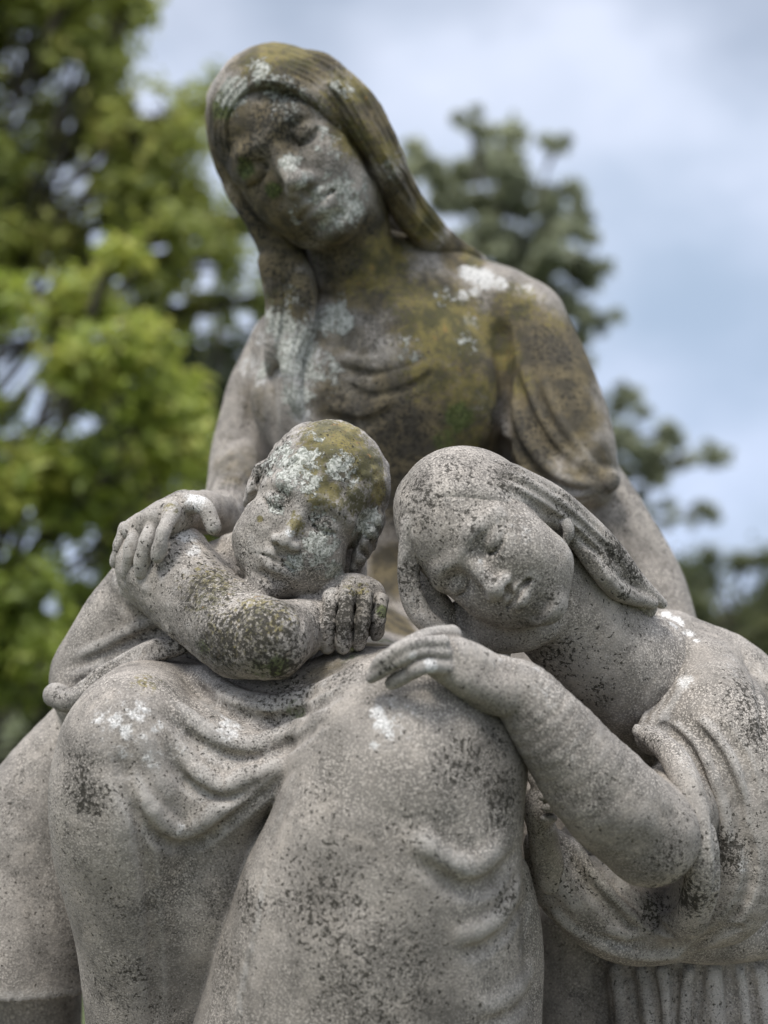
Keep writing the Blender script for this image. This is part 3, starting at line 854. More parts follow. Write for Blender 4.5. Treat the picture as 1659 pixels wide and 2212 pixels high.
KNEE = {}
STEP = 1
def woman_dress():
    F = Field(*bounds(70, 1520, 540, 2330, 1.03, 1.92), 0.0026)
    # --- torso
    F.blob((835, 820, 1.70), (265, 270, 200))
    F.blob((820, 1080, 1.72), (270, 260, 200), 60)
    F.tube([(622, 735, 1.70, 72), (740, 655, 1.71, 88), (880, 630, 1.71, 92), (1000, 655, 1.70, 92), (1110, 710, 1.69, 105)], 50)
    F.tube([(750, 560, 1.655, 72), (775, 640, 1.675, 105), (800, 720, 1.69, 150)], 60)
    F.tube([(800, 550, 1.67, 66), (950, 602, 1.695, 62), (1080, 650, 1.69, 70)], 40)
    F.blob((800, 870, 1.625), (250, 150, 60), 120)
    # --- sleeve with a button, image right
    F.tube([(1130, 705, 1.68, 98), (1175, 830, 1.655, 108), (1215, 950, 1.63, 112), (1250, 1020, 1.62, 85)], 18)
    F.tube([(1160, 930, 1.62, 70), (1215, 1020, 1.60, 75), (1285, 1050, 1.585, 45)], 25)
    F.blob((1318, 1038, 1.568), (25, 29, 26), 1)
    # --- sleeve, image left
    F.tube([(596, 750, 1.70, 58), (552, 850, 1.69, 64), (522, 980, 1.66, 66), (500, 1090, 1.61, 62)], 14)
    # --- arm behind the girl
    F.tube([(1270, 1040, 1.63, 75), (1330, 1140, 1.62, 80), (1400, 1280, 1.60, 84), (1450, 1450, 1.56, 80)], 10)
    # --- hips, seat, thighs, lap
    F.blob((800, 1420, 1.74), (430, 300, 290), 60)
    F.blob((740, 1500, 1.52), (330, 135, 330), 50)
    F.tube([(285, 1600, 1.235, 148), (420, 1530, 1.5, 170), (600, 1420, 1.75, 220)], 30)
    F.tube([(275, 1625, 1.235, 150), (277, 1720, 1.24, 168), (292, 1860, 1.265, 166), (318, 2000, 1.29, 160), (345, 2200, 1.32, 156), (360, 2500, 1.35, 160), (365, 2900, 1.38, 165)], 12, zs=1.0)
    # --- cloth between the knees
    F.blob((560, 1610, 1.33), (300, 190, 200), 40)
    F.tube([(490, 1640, 1.262, 150), (470, 1900, 1.287, 170), (450, 2200, 1.345, 180), (480, 2900, 1.38, 190)], 20)
    F.tube([(400, 1600, 1.235, 60), (440, 1720, 1.225, 70), (510, 1730, 1.215, 60), (600, 1670, 1.20, 50)], 60)
    F.blob((1150, 1950, 1.62), (330, 650, 250), 30)
    F.tube([(1075, 740, 1.75, 90), (1085, 900, 1.74, 90), (1120, 1120, 1.72, 100)], 20)
    # --- knee and skirt, image right
    F.tube([(880, 1665, 1.20, 248), (770, 1610, 1.45, 245), (740, 1500, 1.7, 260)], 30)
    F.tube([(878, 1668, 1.188, 258), (852, 1830, 1.19, 277), (815, 2000, 1.21, 315), (790, 2200, 1.235, 352), (760, 2500, 1.26, 400), (740, 2900, 1.28, 420)], 6, zs=1.25)
    F.blob((650, 1570, 1.262), (140, 115, 120), 60)
    F.tube([(500, 1500, 1.30, 70), (620, 1540, 1.275, 80), (760, 1470, 1.27, 70)], 50)
    F.tube([(1060, 1900, 1.24, 90), (1080, 2050, 1.25, 95), (1075, 2250, 1.26, 95), (1070, 2900, 1.28, 100)], 30)
    F.smooth_noise(0.0016, 0.05, 3)
    # ---- folds
    S, G = F.stroke, F.fold
    # swags between the knees
    G([(395, 1440), (439, 1478), (492, 1510), (555, 1530), (624, 1530), (688, 1503), (755, 1460)], 28, 34, 1, 0.5, 1.2)
    G([(350, 1510), (402, 1562), (450, 1598), (513, 1620), (571, 1618), (640, 1580), (720, 1520)], 30, 34, 1, 0.5, 1.2)
    G([(370, 1590), (402, 1662), (450, 1700), (487, 1710), (529, 1690), (610, 1630)], 28, 32, 1, 0.6, 1.2)
    G([(255, 1640), (300, 1735), (360, 1800), (413, 1806), (476, 1766), (571, 1690), (650, 1625)], 30, 26, 1, 0.5)
    S([(440, 1482), (492, 1514), (555, 1534), (624, 1534), (688, 1508)], 26, 26, 0.6)
    S([(432, 1504), (492, 1540), (555, 1562), (624, 1560), (700, 1524)], 26, -30, 0.6, crease=True)
    S([(300, 1560), (330, 1660), (380, 1740)], 40, 12)
    S([(255, 1625), (286, 1715), (307, 1821), (323, 1927), (331, 2059), (338, 2280)], 22, -22, 0.2, crease=True)
    S([(225, 1640), (250, 1760), (275, 1900), (290, 2100), (296, 2280)], 40, 5, 0.3)
    S([(655, 1640), (610, 1760), (572, 1850)], 22, -14, 0.6, crease=True)
    S([(580, 1860), (552, 2033), (531, 2112), (508, 2280)], 36, 8, 0.4, step=STEP)
    S([(580, 1880), (550, 2033), (529, 2112), (500, 2260)], 16, -6, 0.4)
    # knee drape on the right
    S([(870, 1775), (930, 1835), (985, 1868), (1040, 1862), (1100, 1800)], 44, 24, 0.5)
    S([(880, 1830), (956, 1895), (1014, 1920), (1077, 1895), (1135, 1815)], 36, -32, 0.5, crease=True)
    S([(960, 2030), (1045, 2005), (1093, 1960), (1130, 1880)], 34, 20, 0.5)
    S([(985, 2065), (1055, 2045), (1105, 2000), (1145, 1930)], 28, -24, 0.5, crease=True)
    S([(1010, 2180), (1075, 2165), (1125, 2130), (1160, 2060)], 36, 12, 0.5)
    S([(1045, 2215), (1109, 2192), (1151, 2145)], 24, -12, 0.5)
    S([(1130, 1850), (1140, 1960), (1120, 2080)], 16, -8, 0.5)
    # torso
    S([(1080, 690), (1090, 780), (1092, 880), (1098, 1000)], 28, -44, 0.3, crease=True)
    S([(1040, 740), (1050, 850), (1050, 980)], 50, 8, 0.5)
    for p in ([(1120, 760), (1160, 880), (1220, 970), (1300, 1036)], [(1165, 800), (1205, 900), (1250, 970), (1305, 1032)],
              [(1100, 830), (1125, 930), (1180, 1010), (1240, 1042), (1300, 1048)], [(1105, 930), (1140, 1020), (1220, 1070), (1300, 1058)]):
        S(p, 16, 18, 0.6)
        S([(a - 17, b + 14) for a, b in p], 20, -26, 0.6, crease=True)
    S([(1290, 1000), (1318, 1005), (1345, 1020)], 12, -6)
    S([(1150, 1085), (1220, 1105), (1290, 1085)], 16, -9)
    S([(584, 705), (576, 760), (580, 850), (592, 960)], 18, -26, 0.3, crease=True)
    S([(548, 760), (540, 860), (535, 950)], 18, -7)
    KNEE['dress'] = F
    for p in ([(720, 760), (780, 785), (860, 775), (930, 745)], [(740, 800), (800, 830), (870, 815), (950, 775)], [(690, 870), (780, 890), (860, 850)]):
        S(p, 22, 7)
        S([(a, b + 24) for a, b in p], 22, -9, crease=True)
    return F

# ================================================================== the boy
H_B = 0.170
M_B = rot(-26, -6, 2)
O_B = pt(652, 1104, 1.262) - M_B @ np.array([0, 0, 0.27 * H_B])

def boy_body():
    F = Field(*bounds(220, 880, 900, 1500, 1.06, 1.55), 0.0015)
    head(F, O_B, H_B, M_B, child=1.0, nose=0.95, fs=0.91)
    F.tube([(620, 1200, 1.34, 100), (470, 1260, 1.40, 90), (360, 1260, 1.42, 80)], 20)
    # near arm, shoulder to elbow, then the forearm folded back under the chin
    F.tube([(355, 1222, 1.345, 106), (440, 1308, 1.30, 96), (518, 1368, 1.25, 95), (587, 1381, 1.215, 84)], 20)
    F.tube([(587, 1381, 1.218, 80), (660, 1350, 1.27, 60), (725, 1310, 1.30, 46), (770, 1290, 1.295, 50)], 16)
    F.blob((765, 1290, 1.28), (72, 52, 40), 14)
    fr = [((718, 1290, 1.262), (709, 1350, 1.245), (707, 1396, 1.25)), ((752, 1283, 1.255), (744, 1345, 1.238), (742, 1398, 1.243)),
          ((789, 1288, 1.258), (781, 1345, 1.242), (775, 1392, 1.247)), ((823, 1296, 1.27), (818, 1335, 1.258), (812, 1372, 1.262))]
    for f, r in zip(fr, (18, 19, 18, 17)):
        finger(F, f, r)
    F.blob((690, 1335, 1.262), (20, 30, 22), 8)
    F.blob((768, 1330, 1.275), (62, 50, 24), 8)
    F.tube([(680, 1190, 1.37, 110), (700, 1300, 1.39, 90)], 10)
    F.smooth_noise(0.0009, 0.02, 5)
    F.smooth_noise(0.0005, 0.008, 19)
    F.stroke([(655, 1310), (640, 1390), (600, 1450)], 14, -4)
    return F

def boy_hair():
    F = Field(*bounds(490, 880, 900, 1250, 1.15, 1.55), 0.0017)
    def L(x, y, z): return O_B + H_B * (M_B @ np.array([x, y, z], float))
    F.ell(L(0, 0.15, -0.10), np.array([0.358, 0.375, 0.41]) * H_B, M_B, 0)
    F.ell(L(0.0, -0.12, 0.42), np.array([0.30, 0.44, 0.36]) * H_B, M_B, 0.03 * H_B, 'sub')
    F.ell(L(0.355, -0.02, -0.02), np.array([0.05, 0.19, 0.14]) * H_B, M_B, 0.05 * H_B)
    F.ell(L(-0.345, 0.0, -0.02), np.array([0.04, 0.13, 0.10]) * H_B, M_B, 0.05 * H_B)
    for a in (0.16, 0.08, 0.0, -0.08, -0.16):
        F.chain([L(0.34, a + 0.03, 0.12), L(0.405, a - 0.01, 0.02), L(0.40, a - 0.06, -0.15)], [0.014 * H_B] * 3, 0.015 * H_B, 'sub')
    F.smooth_noise(0.0013, 0.015, 8)
    F.smooth_noise(0.0007, 0.006, 18)
    return F

def boy_tunic():
    F = Field(*bounds(-110, 640, 1120, 2400, 1.2, 1.75), 0.0034)
    F.tube([(345, 1265, 1.41, 108), (300, 1360, 1.425, 128), (262, 1440, 1.435, 135), (250, 1470, 1.44, 140)], 10)
    F.tube([(360, 1300, 1.42, 110), (450, 1400, 1.42, 110)], 30)
    F.tube([(120, 1500, 1.37, 28), (160, 1510, 1.345, 28), (230, 1460, 1.33, 28), (320, 1410, 1.325, 26), (400, 1390, 1.325, 20)], 30)
    F.tube([(262, 1545, 1.47, 110), (165, 1690, 1.48, 148), (85, 1850, 1.48, 180), (40, 2000, 1.47, 200), (22, 2125, 1.46, 205), (20, 2200, 1.46, 205)], 10)
    F.blob((20, 2252, 1.46), (330, 160, 900), 0, op='sub')
    F.tube([(85, 2100, 1.50, 92), (88, 2300, 1.50, 92), (88, 3000, 1.50, 92)], 4)
    F.smooth_noise(0.0012, 0.05, 4)
    for p in ([(140, 1425), (220, 1395), (300, 1355), (370, 1330)], [(125, 1470), (200, 1440), (290, 1395), (385, 1365)], [(240, 1240), (270, 1290), (340, 1330)]):
        F.stroke(p, 22, 9)
        F.stroke([(a + 4, b + 22) for a, b in p], 24, -16, crease=True)
    return F

# ================================================================== the girl
H_G = 0.177
M_G = rot(54, -25, 2)
O_G = pt(1026, 1212, 1.20) - M_G @ np.array([0, 0, 0.27 * H_G])

def girl_body():
    F = Field(*bounds(780, 1700, 960, 1960, 1.0, 1.58), 0.0016)
    head(F, O_G, H_G, M_G, child=0.4, fs=0.79, full=0.03, nose=0.97, lips=1.25)
    def L(x, y, z): return O_G + H_G * (M_G @ np.array([x, y, z], float))
    # ear
    F.tube([(1196, 1112, 1.252, 15), (1216, 1128, 1.246, 17), (1227, 1150, 1.244, 15), (1220, 1170, 1.246, 12), (1206, 1182, 1.250, 11)], 5)
    F.blob((1206, 1148, 1.244), (9, 18, 14), 4, op='sub')
    F.tube([(1165, 1210, 1.31, 95), (1230, 1310, 1.32, 118), (1290, 1400, 1.34, 125)], 30)
    F.blob((1080, 1345, 1.27), (130, 70, 70), 30)
    F.tube([(1150, 1260, 1.31, 110), (1250, 1370, 1.33, 112), (1350, 1450, 1.36, 140), (1460, 1520, 1.41, 170)], 30)
    F.blob((1400, 1560, 1.42), (190, 190, 110), 40)
    # near arm: wrist, forearm, elbow, upper arm
    F.tube([(1085, 1480, 1.150, 66), (1130, 1500, 1.150, 70), (1210, 1600, 1.16, 92), (1300, 1710, 1.175, 110), (1400, 1800, 1.20, 108)], 12)
    F.tube([(1400, 1800, 1.20, 105), (1480, 1720, 1.285, 92), (1540, 1580, 1.38, 95)], 20)
    F.tube([(1060, 1478, 1.145, 64), (1000, 1440, 1.135, 60), (945, 1420, 1.13, 42)], 14, zs=1.3)
    F.tube([(1090, 1495, 1.14, 52), (1020, 1470, 1.13, 38), (960, 1445, 1.125, 26)], 12)
    for f, r in (([(955, 1388), (895, 1390), (840, 1418), (808, 1447)], 16), ([(960, 1410), (900, 1410), (850, 1434), (802, 1464)], 16),
                 ([(960, 1440), (915, 1440), (880, 1458), (844, 1476)], 18)):
        kd = [q - rad(r * 0.5, 1.1) for q in KNEE['dress'].depth([f[2][0], f[3][0]], [f[2][1], f[3][1]])]
        d = [1.118, 1.106, float(np.clip(kd[0], 1.092, 1.112)), float(np.clip(kd[1], 1.094, 1.124))]
        print('finger', kd)
        finger(F, [(*a, q) for a, q in zip(f, d)], r, 4)
    F.tube([(975, 1375, 1.145, 24), (915, 1376, 1.13, 18), (860, 1402, 1.125, 14), (832, 1424, 1.128, 10)], 4)
    # the other hand, a fist behind the knee
    F.blob((1165, 1745, 1.25), (34, 52, 34), 8)
    for q in ((1180, 1722, 1.225), (1186, 1745, 1.222), (1184, 1768, 1.225)):
        F.blob(q, (22, 13, 18), 4)
    F.tube([(1165, 1690, 1.25, 22), (1150, 1660, 1.26, 24)], 8)
    F.tube([(1172, 1790, 1.255, 30), (1190, 1900, 1.28, 34)], 8)
    F.smooth_noise(0.0009, 0.03, 6)
    F.smooth_noise(0.0002, 0.009, 20)
    return F

def girl_hair():
    F = Field(*bounds(830, 1460, 960, 1420, 1.06, 1.5), 0.0018)
    def L(x, y, z): return O_G + H_G * (M_G @ np.array([x, y, z], float))
    F.ell(L(0.02, 0.12, -0.085), np.array([0.335, 0.38, 0.405]) * H_G, M_G, 0)
    F.tube([(1105, 1062, 1.235, 58), (1180, 1092, 1.252, 50), (1245, 1138, 1.268, 44), (1308, 1196, 1.284, 40), (1368, 1258, 1.302, 28), (1430, 1304, 1.318, 12)], 24)
    F.tube([(1230, 1180, 1.31, 60), (1320, 1270, 1.33, 50), (1390, 1310, 1.335, 30)], 14)
    F.blob((955, 1345, 1.265), (48, 40, 40), 10)
    F.tube([(925, 1250, 1.255, 30), (932, 1310, 1.255, 34), (965, 1360, 1.262, 30)], 14)
    F.tube([(1250, 1172, 1.262, 20), (1300, 1232, 1.268, 26), (1340, 1276, 1.284, 24), (1410, 1304, 1.305, 12)], 10)
    F.tube([(900, 1140, 1.22, 36), (884, 1240, 1.225, 26), (896, 1305, 1.23, 26), (930, 1350, 1.235, 24), (1000, 1385, 1.25, 26), (1080, 1410, 1.275, 24)], 14)
    F.ell(L(0.02, -0.13, 0.42), np.array([0.325, 0.50, 0.37]) * H_G, M_G, 0.10 * H_G, 'sub')
    F.blob((940, 1325, 1.262), (42, 50, 40), 10)
    F.ell(L(0.14, -0.52, 0.25), np.array([0.28, 0.36, 0.40]) * H_G, M_G, 0.03 * H_G, 'sub')
    for p, h in (([(1060, 1045), (1120, 1068), (1190, 1110), (1260, 1165), (1340, 1245), (1400, 1290)], -9), ([(1050, 1020), (1130, 1045), (1215, 1100), (1290, 1165), (1370, 1255)], -9),
              ([(1080, 1062), (1140, 1088), (1205, 1130)], -8), ([(1060, 1000), (1150, 1030), (1240, 1090), (1320, 1170)], -6),
              ([(1250, 1160), (1310, 1215), (1360, 1270)], -10), ([(1290, 1200), (1330, 1250), (1390, 1295)], -6),
              ([(872, 1200), (876, 1270), (900, 1335)], -7), ([(886, 1190), (890, 1265), (915, 1330)], -7)):
        F.stroke(p, 11, h * 1.5, 0.4, crease=True)
    return F

def girl_dress():
    F = Field(*bounds(1140, 1790, 1290, 2360, 1.12, 1.72), 0.0021)
    F.tube([(1440, 1428, 1.40, 110), (1560, 1502, 1.40, 130), (1640, 1640, 1.38, 150), (1650, 1800, 1.40, 150)], 20)
    F.blob((1580, 1760, 1.47), (300, 350, 190), 30)
    # sleeve hanging open round the upper arm
    F.tube([(1500, 1480, 1.36, 112), (1555, 1610, 1.305, 130), (1580, 1780, 1.29, 130), (1560, 1920, 1.29, 108), (1490, 1990, 1.30, 60)], 30)
    F.tube([(1385, 1578, 1.276, 20), (1452, 1632, 1.238, 31), (1490, 1715, 1.208, 34), (1513, 1810, 1.198, 35), (1518, 1900, 1.208, 37), (1492, 1985, 1.245, 38), (1430, 2008, 1.28, 26)], 8)
    F.tube([(1475, 1450, 1.345, 36), (1445, 1520, 1.322, 44), (1415, 1590, 1.295, 44)], 16)
    # gathered overfold
    F.tube([(1180, 1830, 1.30, 50), (1225, 1900, 1.30, 80), (1330, 1980, 1.31, 92), (1440, 2000, 1.32, 78), (1500, 1985, 1.33, 70)], 20)
    F.tube([(1440, 2000, 1.33, 70), (1550, 2010, 1.33, 72), (1680, 1980, 1.35, 80), (1850, 1900, 1.40, 90)], 8)
    F.blob((1420, 1880, 1.40), (240, 170, 130), 30)
    # skirt
    F.tube([(1500, 1990, 1.45, 220), (1500, 2200, 1.45, 255), (1500, 2900, 1.45, 290)], 6)
    F.tube([(1230, 1990, 1.43, 70), (1225, 2300, 1.43, 80), (1225, 2900, 1.43, 80)], 20)
    F.smooth_noise(0.0010, 0.04, 9)
    S, G = F.stroke, F.fold
    for x, x2, r, h in ((1330, 1352, 24, 20), (1384, 1412, 17, 17), (1430, 1452, 19, 22), (1488, 1462, 17, 20), (1540, 1552, 27, 24), (1598, 1622, 15, 12), (1640, 1668, 26, 20)):
        S([(x, 2100), (x + (x2 - x) * .35, 2150), (x2, 2300)], r, h, 0.0)
    for x, x2, r, h in ((1296, 1312, 22, -26), (1358, 1384, 15, -30), (1408, 1432, 12, -22), (1458, 1457, 16, -34), (1514, 1498, 15, -30), (1572, 1590, 20, -30), (1618, 1642, 14, -18)):
        S([(x, 2100), (x + (x2 - x) * .35, 2150), (x2, 2300)], r, h, 0.0, crease=True)
    S([(1225, 1790), (1278, 1885), (1340, 1950), (1405, 2012)], 22, 26)
    S([(1212, 1800), (1258, 1895), (1326, 1970), (1385, 2026)], 24, -42, 0.3, crease=True)
    S([(1240, 1796), (1298, 1872), (1352, 1935), (1420, 2000)], 24, -44, 0.3, crease=True)
    S([(1289, 2020), (1342, 2040), (1400, 2036)], 12, -16, 0.5)
    S([(1300, 2002), (1342, 2016), (1400, 2012)], 16, 10, 0.5)
    S([(1389, 1934), (1416, 1992), (1462, 2028)], 18, -22, 0.4, crease=True)
    S([(1185, 1955), (1235, 2008), (1330, 2056), (1430, 2066), (1500, 2050)], 22, 12, 0.3)
    S([(1195, 1840), (1215, 1920), (1270, 1985)], 30, 8, 0.5)
    S([(1470, 2075), (1530, 2030), (1610, 2000)], 18, -24, 0.3, crease=True)
    S([(1408, 1556), (1485, 1608), (1524, 1700), (1548, 1805), (1552, 1900), (1522, 1995)], 17, -28, 0.15, crease=True)
    S([(1440, 1548), (1515, 1630), (1558, 1740), (1575, 1860)], 17, 16)
    S([(1475, 1545), (1543, 1620), (1588, 1720), (1602, 1840)], 17, -24, crease=True)
    S([(1510, 1545), (1575, 1630), (1612, 1730)], 16, 14)
    S([(1545, 1550), (1605, 1640), (1636, 1740)], 17, -20, crease=True)
    S([(1606, 1780), (1622, 1890), (1580, 1985), (1500, 2040)], 20, -24, 0.3, crease=True)
    S([(1600, 1400), (1640, 1500), (1650, 1620)], 14, -8, 0.4)
    S([(1450, 1448), (1412, 1520), (1372, 1580)], 14, -14, 0.2)
    S([(1480, 1462), (1450, 1520), (1418, 1570)], 16, 8, 0.4)
    return F

def build_figure(kind, pieces):
    root = None
    for name, fn, paint in pieces:
        o = mesh_from(name, fn(), M_STONE, None, paint)
        if root is None:
            root = o
            o.parent = statue
            o.matrix_parent_inverse = Matrix.Translation(-Vector(statue_base))
        else:
            o.parent = root
            o.matrix_parent_inverse = Matrix.Identity(4)
    return root

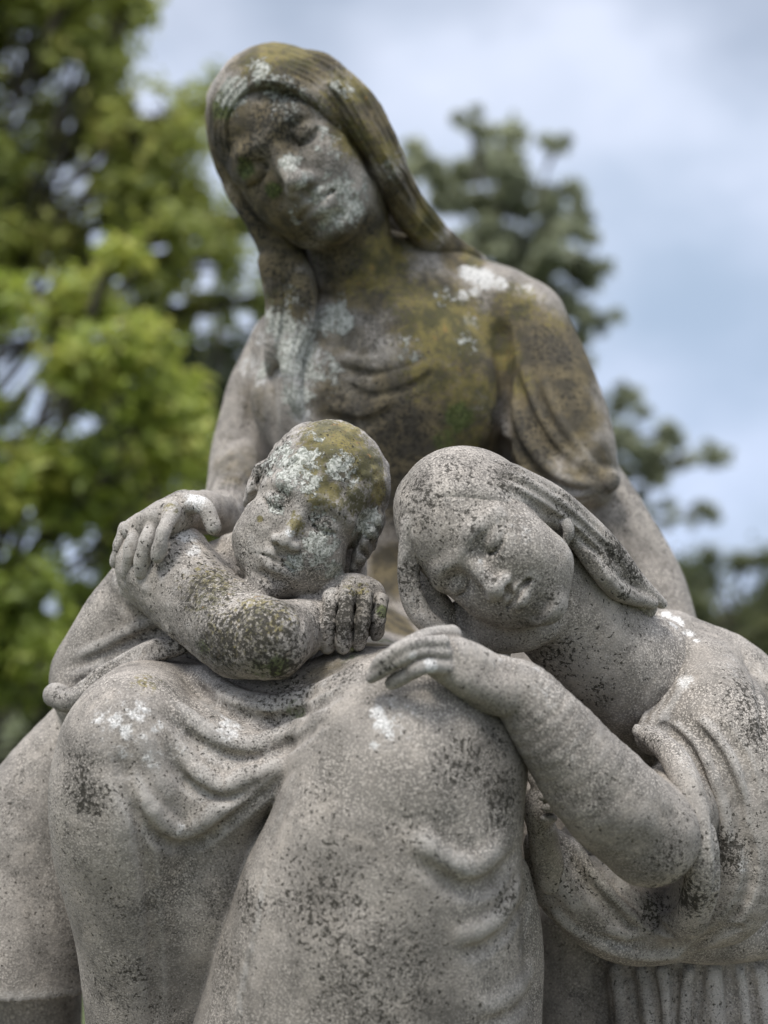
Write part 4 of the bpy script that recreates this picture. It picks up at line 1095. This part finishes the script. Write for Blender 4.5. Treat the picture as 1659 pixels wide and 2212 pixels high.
# where lichen, moss, grime, bleached stone, painted highlights and gap shade sit (frame position, radius, strength), each looked up on the surface
PAINT = {
 'woman': dict(
  film_and_shade=[(600, 270, 120, .55), (540, 400, 90, .6), (640, 320, 60, .4), (790, 560, 120, .9), (560, 420, 80, .8)],
  lichen_yellow=[(760, 300, 60, .7), (700, 220, 40, .6), (830, 560, 70, .9), (780, 610, 60, .6), (370, 1095, 25, .5)],
  lichen_pale=[(620, 230, 60, .6), (700, 300, 60, .5), (760, 450, 50, .8), (730, 400, 60, .7), (640, 460, 40, .5), (625, 350, 38, .8), (660, 400, 40, .8), (715, 470, 45, .8), (770, 400, 45, .6), (640, 200, 35, .6), (690, 420, 30, .9), (720, 330, 30, .5), (800, 460, 30, .5)],
  moss=[(480, 230, 45, .8), (530, 365, 30, .9), (590, 410, 25, .9), (700, 500, 30, .5)],
  grime=[(600, 260, 60, .9), (560, 310, 50, .8), (640, 290, 40, .8), (800, 490, 40, .9), (720, 570, 70, .7), (560, 440, 60, .6), (660, 520, 50, .6), (620, 200, 50, .6)],
  bleach_and_highlight=[(420, 1082, 34, .8)]),
 'woman_hair': dict(
  film_and_shade=[(620, 110, 150, .8), (470, 300, 120, .9), (800, 250, 110, .9), (900, 450, 100, .9), (1000, 550, 60, .9), (580, 520, 110, 1), (630, 640, 80, .8)],
  lichen_yellow=[(620, 100, 90, .8), (760, 180, 70, .8), (850, 330, 50, .8), (930, 480, 60, .9), (1020, 555, 30, .9), (560, 130, 60, .7), (620, 640, 50, .4)],
  lichen_pale=[(500, 200, 60, .8), (560, 150, 50, .7), (740, 180, 50, .6), (850, 370, 40, .5), (600, 190, 50, .7), (600, 700, 60, .7), (650, 800, 60, .8), (620, 640, 50, .5)],
  moss=[(480, 220, 50, 1), (505, 170, 30, .5), (590, 640, 40, .5)],
  grime=[(480, 340, 60, .8), (540, 470, 60, .8), (610, 590, 70, .7), (660, 640, 40, .8), (860, 400, 50, .5), (700, 130, 60, .4)],
  bleach_and_highlight=[(640, 820, 40, .7), (650, 880, 30, .6), (600, 720, 30, .5)]),
 'woman_dress': dict(
  film_and_shade=[(850, 1230, 70, .9), (850, 1330, 80, .9), (800, 1380, 60, .7), (800, 600, 110, .9), (950, 680, 140, .8), (1060, 760, 130, .8), (1150, 760, 130, .9), (1190, 880, 130, .95), (1270, 1000, 90, .6), (900, 900, 170, .8), (820, 1020, 150, .7), (760, 850, 130, .5), (1000, 980, 120, .9), (1130, 980, 110, .7), (520, 1000, 90, .4), (545, 860, 70, .4), (1220, 760, 110, .9), (1250, 900, 90, .6), (1100, 680, 80, .6), (720, 720, 90, .5), (700, 1440, 80, .4)],  # leading spots paint in the shade of the gap between the children
  lichen_yellow=[(960, 700, 120, .9), (1050, 720, 70, .8), (940, 800, 90, .7), (1095, 770, 45, .8), (1125, 830, 40, .6), (1020, 860, 80, .8), (1000, 950, 70, .7), (1120, 650, 60, .7), (880, 640, 70, .7), (820, 600, 60, .7), (1200, 690, 50, .5), (320, 1465, 40, .5)],
  lichen_pale=[(640, 760, 60, 1), (640, 860, 50, .9), (560, 800, 40, .7), (610, 700, 40, .8), (720, 690, 60, .8), (650, 730, 60, .8), (880, 760, 50, .5), (960, 640, 40, .6), (700, 800, 60, .6), (1010, 740, 40, .6)],
  moss=[(990, 900, 45, .8), (960, 950, 40, .7), (640, 1535, 40, .5), (520, 1625, 30, .4), (490, 1715, 25, .4), (750, 1400, 50, .6), (830, 1370, 50, .6)],
  grime=[(1200, 760, 70, .8), (1230, 850, 60, .6), (1150, 950, 80, .8), (850, 950, 120, .9), (830, 1040, 110, .9), (760, 870, 90, .5), (1080, 900, 40, .9), (820, 720, 60, .5), (200, 1720, 60, .9), (180, 1650, 50, .7), (270, 1950, 50, .5), (290, 2100, 50, .6), (530, 1960, 60, .8), (480, 2080, 60, .6), (1000, 1650, 80, .8), (1080, 1720, 70, .9), (1060, 1600, 50, .7), (720, 1950, 160, .45), (850, 2100, 160, .45), (900, 1800, 80, .4), (1100, 1950, 60, .7), (540, 900, 50, .5), (740, 1430, 60, .7), (620, 1500, 70, .5), (1200, 2080, 60, .7), (500, 1040, 50, .5), (680, 1720, 60, .4)],
  bleach_and_highlight=[(260, 1570, 110, .36), (480, 1590, 60, .36), (850, 1560, 90, .34), (420, 1690, 60, .3), (1000, 1880, 50, .34), (1100, 2190, 40, .4), (1015, 590, 30, 1), (1045, 602, 32, 1), (1080, 612, 22, .9), (1025, 630, 18, .8), (625, 800, 34, .8), (655, 900, 28, .8), (690, 770, 30, .6), (600, 730, 30, .6), (560, 820, 26, .6), (530, 900, 26, .5), (1020, 690, 26, .7), (1000, 640, 24, .7), (1140, 620, 25, .6), (640, 750, 50, .7), (640, 850, 45, .7), (690, 680, 40, .5), (215, 1550, 24, .6), (250, 1560, 24, .7), (300, 1535, 34, .6), (275, 1580, 22, .9), (268, 1625, 16, .7), (310, 1600, 20, .5), (340, 1570, 24, .5), (330, 1640, 36, .5), (495, 1570, 40, .7), (815, 1540, 20, .9), (828, 1565, 24, 1), (842, 1590, 16, .8), (808, 1612, 14, .6), (850, 1555, 12, .6), (380, 1620, 36, .4), (400, 1790, 30, .5), (1010, 1890, 30, .5), (540, 790, 40, .6), (560, 730, 30, .5)]),  # broad weak spots paint highlights on knee tops and folds
 'boy': dict(
  film_and_shade=[(560, 1420, 90, .35), (700, 1060, 60, .4), (770, 1300, 90, .35)],
  lichen_yellow=[(640, 1130, 26, .8), (700, 1060, 50, .8), (660, 1000, 40, .7), (330, 1150, 60, .55), (450, 1260, 80, .6), (560, 1330, 90, .6), (480, 1380, 80, .5), (770, 1265, 36, .6), (563, 1122, 9, 1), (760, 1080, 50, .7)],
  lichen_pale=[(690, 1180, 50, .9), (640, 1220, 30, .8), (720, 1230, 40, .8), (620, 1040, 40, .8), (570, 1010, 40, .6), (600, 1090, 40, .6), (690, 1120, 40, .7), (670, 1040, 40, .8)],
  grime=[(450, 1270, 110, .7), (560, 1370, 110, .9), (480, 1380, 90, .9), (620, 1430, 70, .9), (760, 1330, 80, .95), (590, 1250, 50, .4), (610, 1292, 50, .8), (690, 1130, 30, .7), (605, 1080, 30, .5), (350, 1200, 60, .5)],
  bleach_and_highlight=[(405, 1150, 32, 1), (420, 1185, 25, .8), (628, 1152, 14, .9), (600, 1230, 20, .4)],
  moss=[(600, 1440, 40, .8), (560, 1450, 40, .6), (828, 1320, 20, .9), (430, 1400, 40, .5)]),
 'boy_hair': dict(
  film_and_shade=[(740, 980, 110, .5), (820, 1100, 80, .4)],
  lichen_yellow=[(720, 940, 90, 1), (800, 1000, 60, 1), (820, 1060, 40, .9), (690, 1000, 60, .7), (770, 1080, 40, .8)],
  lichen_pale=[(650, 1000, 60, .8), (600, 980, 50, .8), (740, 1010, 50, .8), (800, 1130, 50, .9), (680, 950, 40, .5)],
  grime=[(560, 1010, 50, .8), (820, 1170, 40, .6), (600, 950, 40, .4)]),
 'boy_tunic': dict(
  grime=[(200, 1430, 70, .4), (120, 1500, 40, .6), (300, 1350, 60, .4), (20, 1700, 80, .2), (370, 1400, 50, .6)],
  bleach_and_highlight=[(220, 1500, 60, .3), (40, 1750, 90, .25)]),
 'girl': dict(
  bleach_and_highlight=[(1180, 1490, 60, .34), (1090, 1415, 55, .36), (1120, 1150, 60, .34), (980, 1100, 60, .26), (1250, 1620, 60, .28), (1300, 1420, 60, .25), (930, 1438, 20, 1), (890, 1413, 14, .8), (1035, 1215, 14, .5), (1170, 1440, 26, .4), (1222, 1160, 14, .6), (1090, 1130, 40, .3), (1170, 1760, 16, .5)],  # broad weak spots paint highlights on forearm, forehead and cheek
  grime=[(1085, 1200, 30, .6), (1000, 1130, 70, .4), (1060, 1250, 22, .7), (1180, 1285, 40, .6), (1120, 1350, 70, .4), (1200, 1420, 60, .5), (1290, 1710, 50, .4), (1060, 1150, 24, .4), (1290, 1500, 40, .5), (960, 1250, 40, .5), (1440, 1850, 50, .6), (830, 1430, 40, .5)]),
 'girl_hair': dict(
  grime=[(900, 1100, 80, .7), (1330, 1180, 50, 1), (1375, 1230, 40, 1), (1100, 1040, 60, .7), (1000, 1010, 60, .5), (880, 1250, 50, .7), (1220, 1090, 40, .5), (1350, 1285, 30, .7)],
  bleach_and_highlight=[(1090, 1000, 40, .3)]),
 'girl_dress': dict(
  grime=[(1570, 1840, 50, .8), (1410, 1960, 50, .9), (1480, 1940, 60, .8), (1600, 1500, 60, .6), (1640, 1580, 40, .6), (1250, 1900, 50, .4), (1400, 1600, 40, .5)],
  bleach_and_highlight=[(1500, 1640, 70, .32), (1600, 1440, 70, .3), (1450, 1560, 40, .34), (1330, 2030, 60, .3), (1440, 1322, 18, 1), (1462, 1340, 20, 1), (1490, 1362, 18, 1), (1505, 1378, 12, .8), (1475, 1378, 10, .7), (1480, 1470, 25, .7), (1600, 1870, 24, .5), (1650, 1450, 20, .4)]),
}

def merged(*keys):
    out = {}
    for k in keys:
        for a, b in PAINT[k].items(): out.setdefault(a, []).extend(b)
    return out
P_W, P_B, P_G = merged('woman', 'woman_hair', 'woman_dress'), merged('boy', 'boy_hair', 'boy_tunic'), merged('girl', 'girl_hair', 'girl_dress')
build_figure('woman', [('woman', woman_body, P_W), ('dress', woman_dress, P_W), ('hair', woman_hair, P_W)])
build_figure('boy', [('boy', boy_body, P_B), ('tunic', boy_tunic, P_B), ('hair', boy_hair, P_B)])
build_figure('girl', [('girl', girl_body, P_G), ('dress', girl_dress, P_G), ('hair', girl_hair, P_G)])
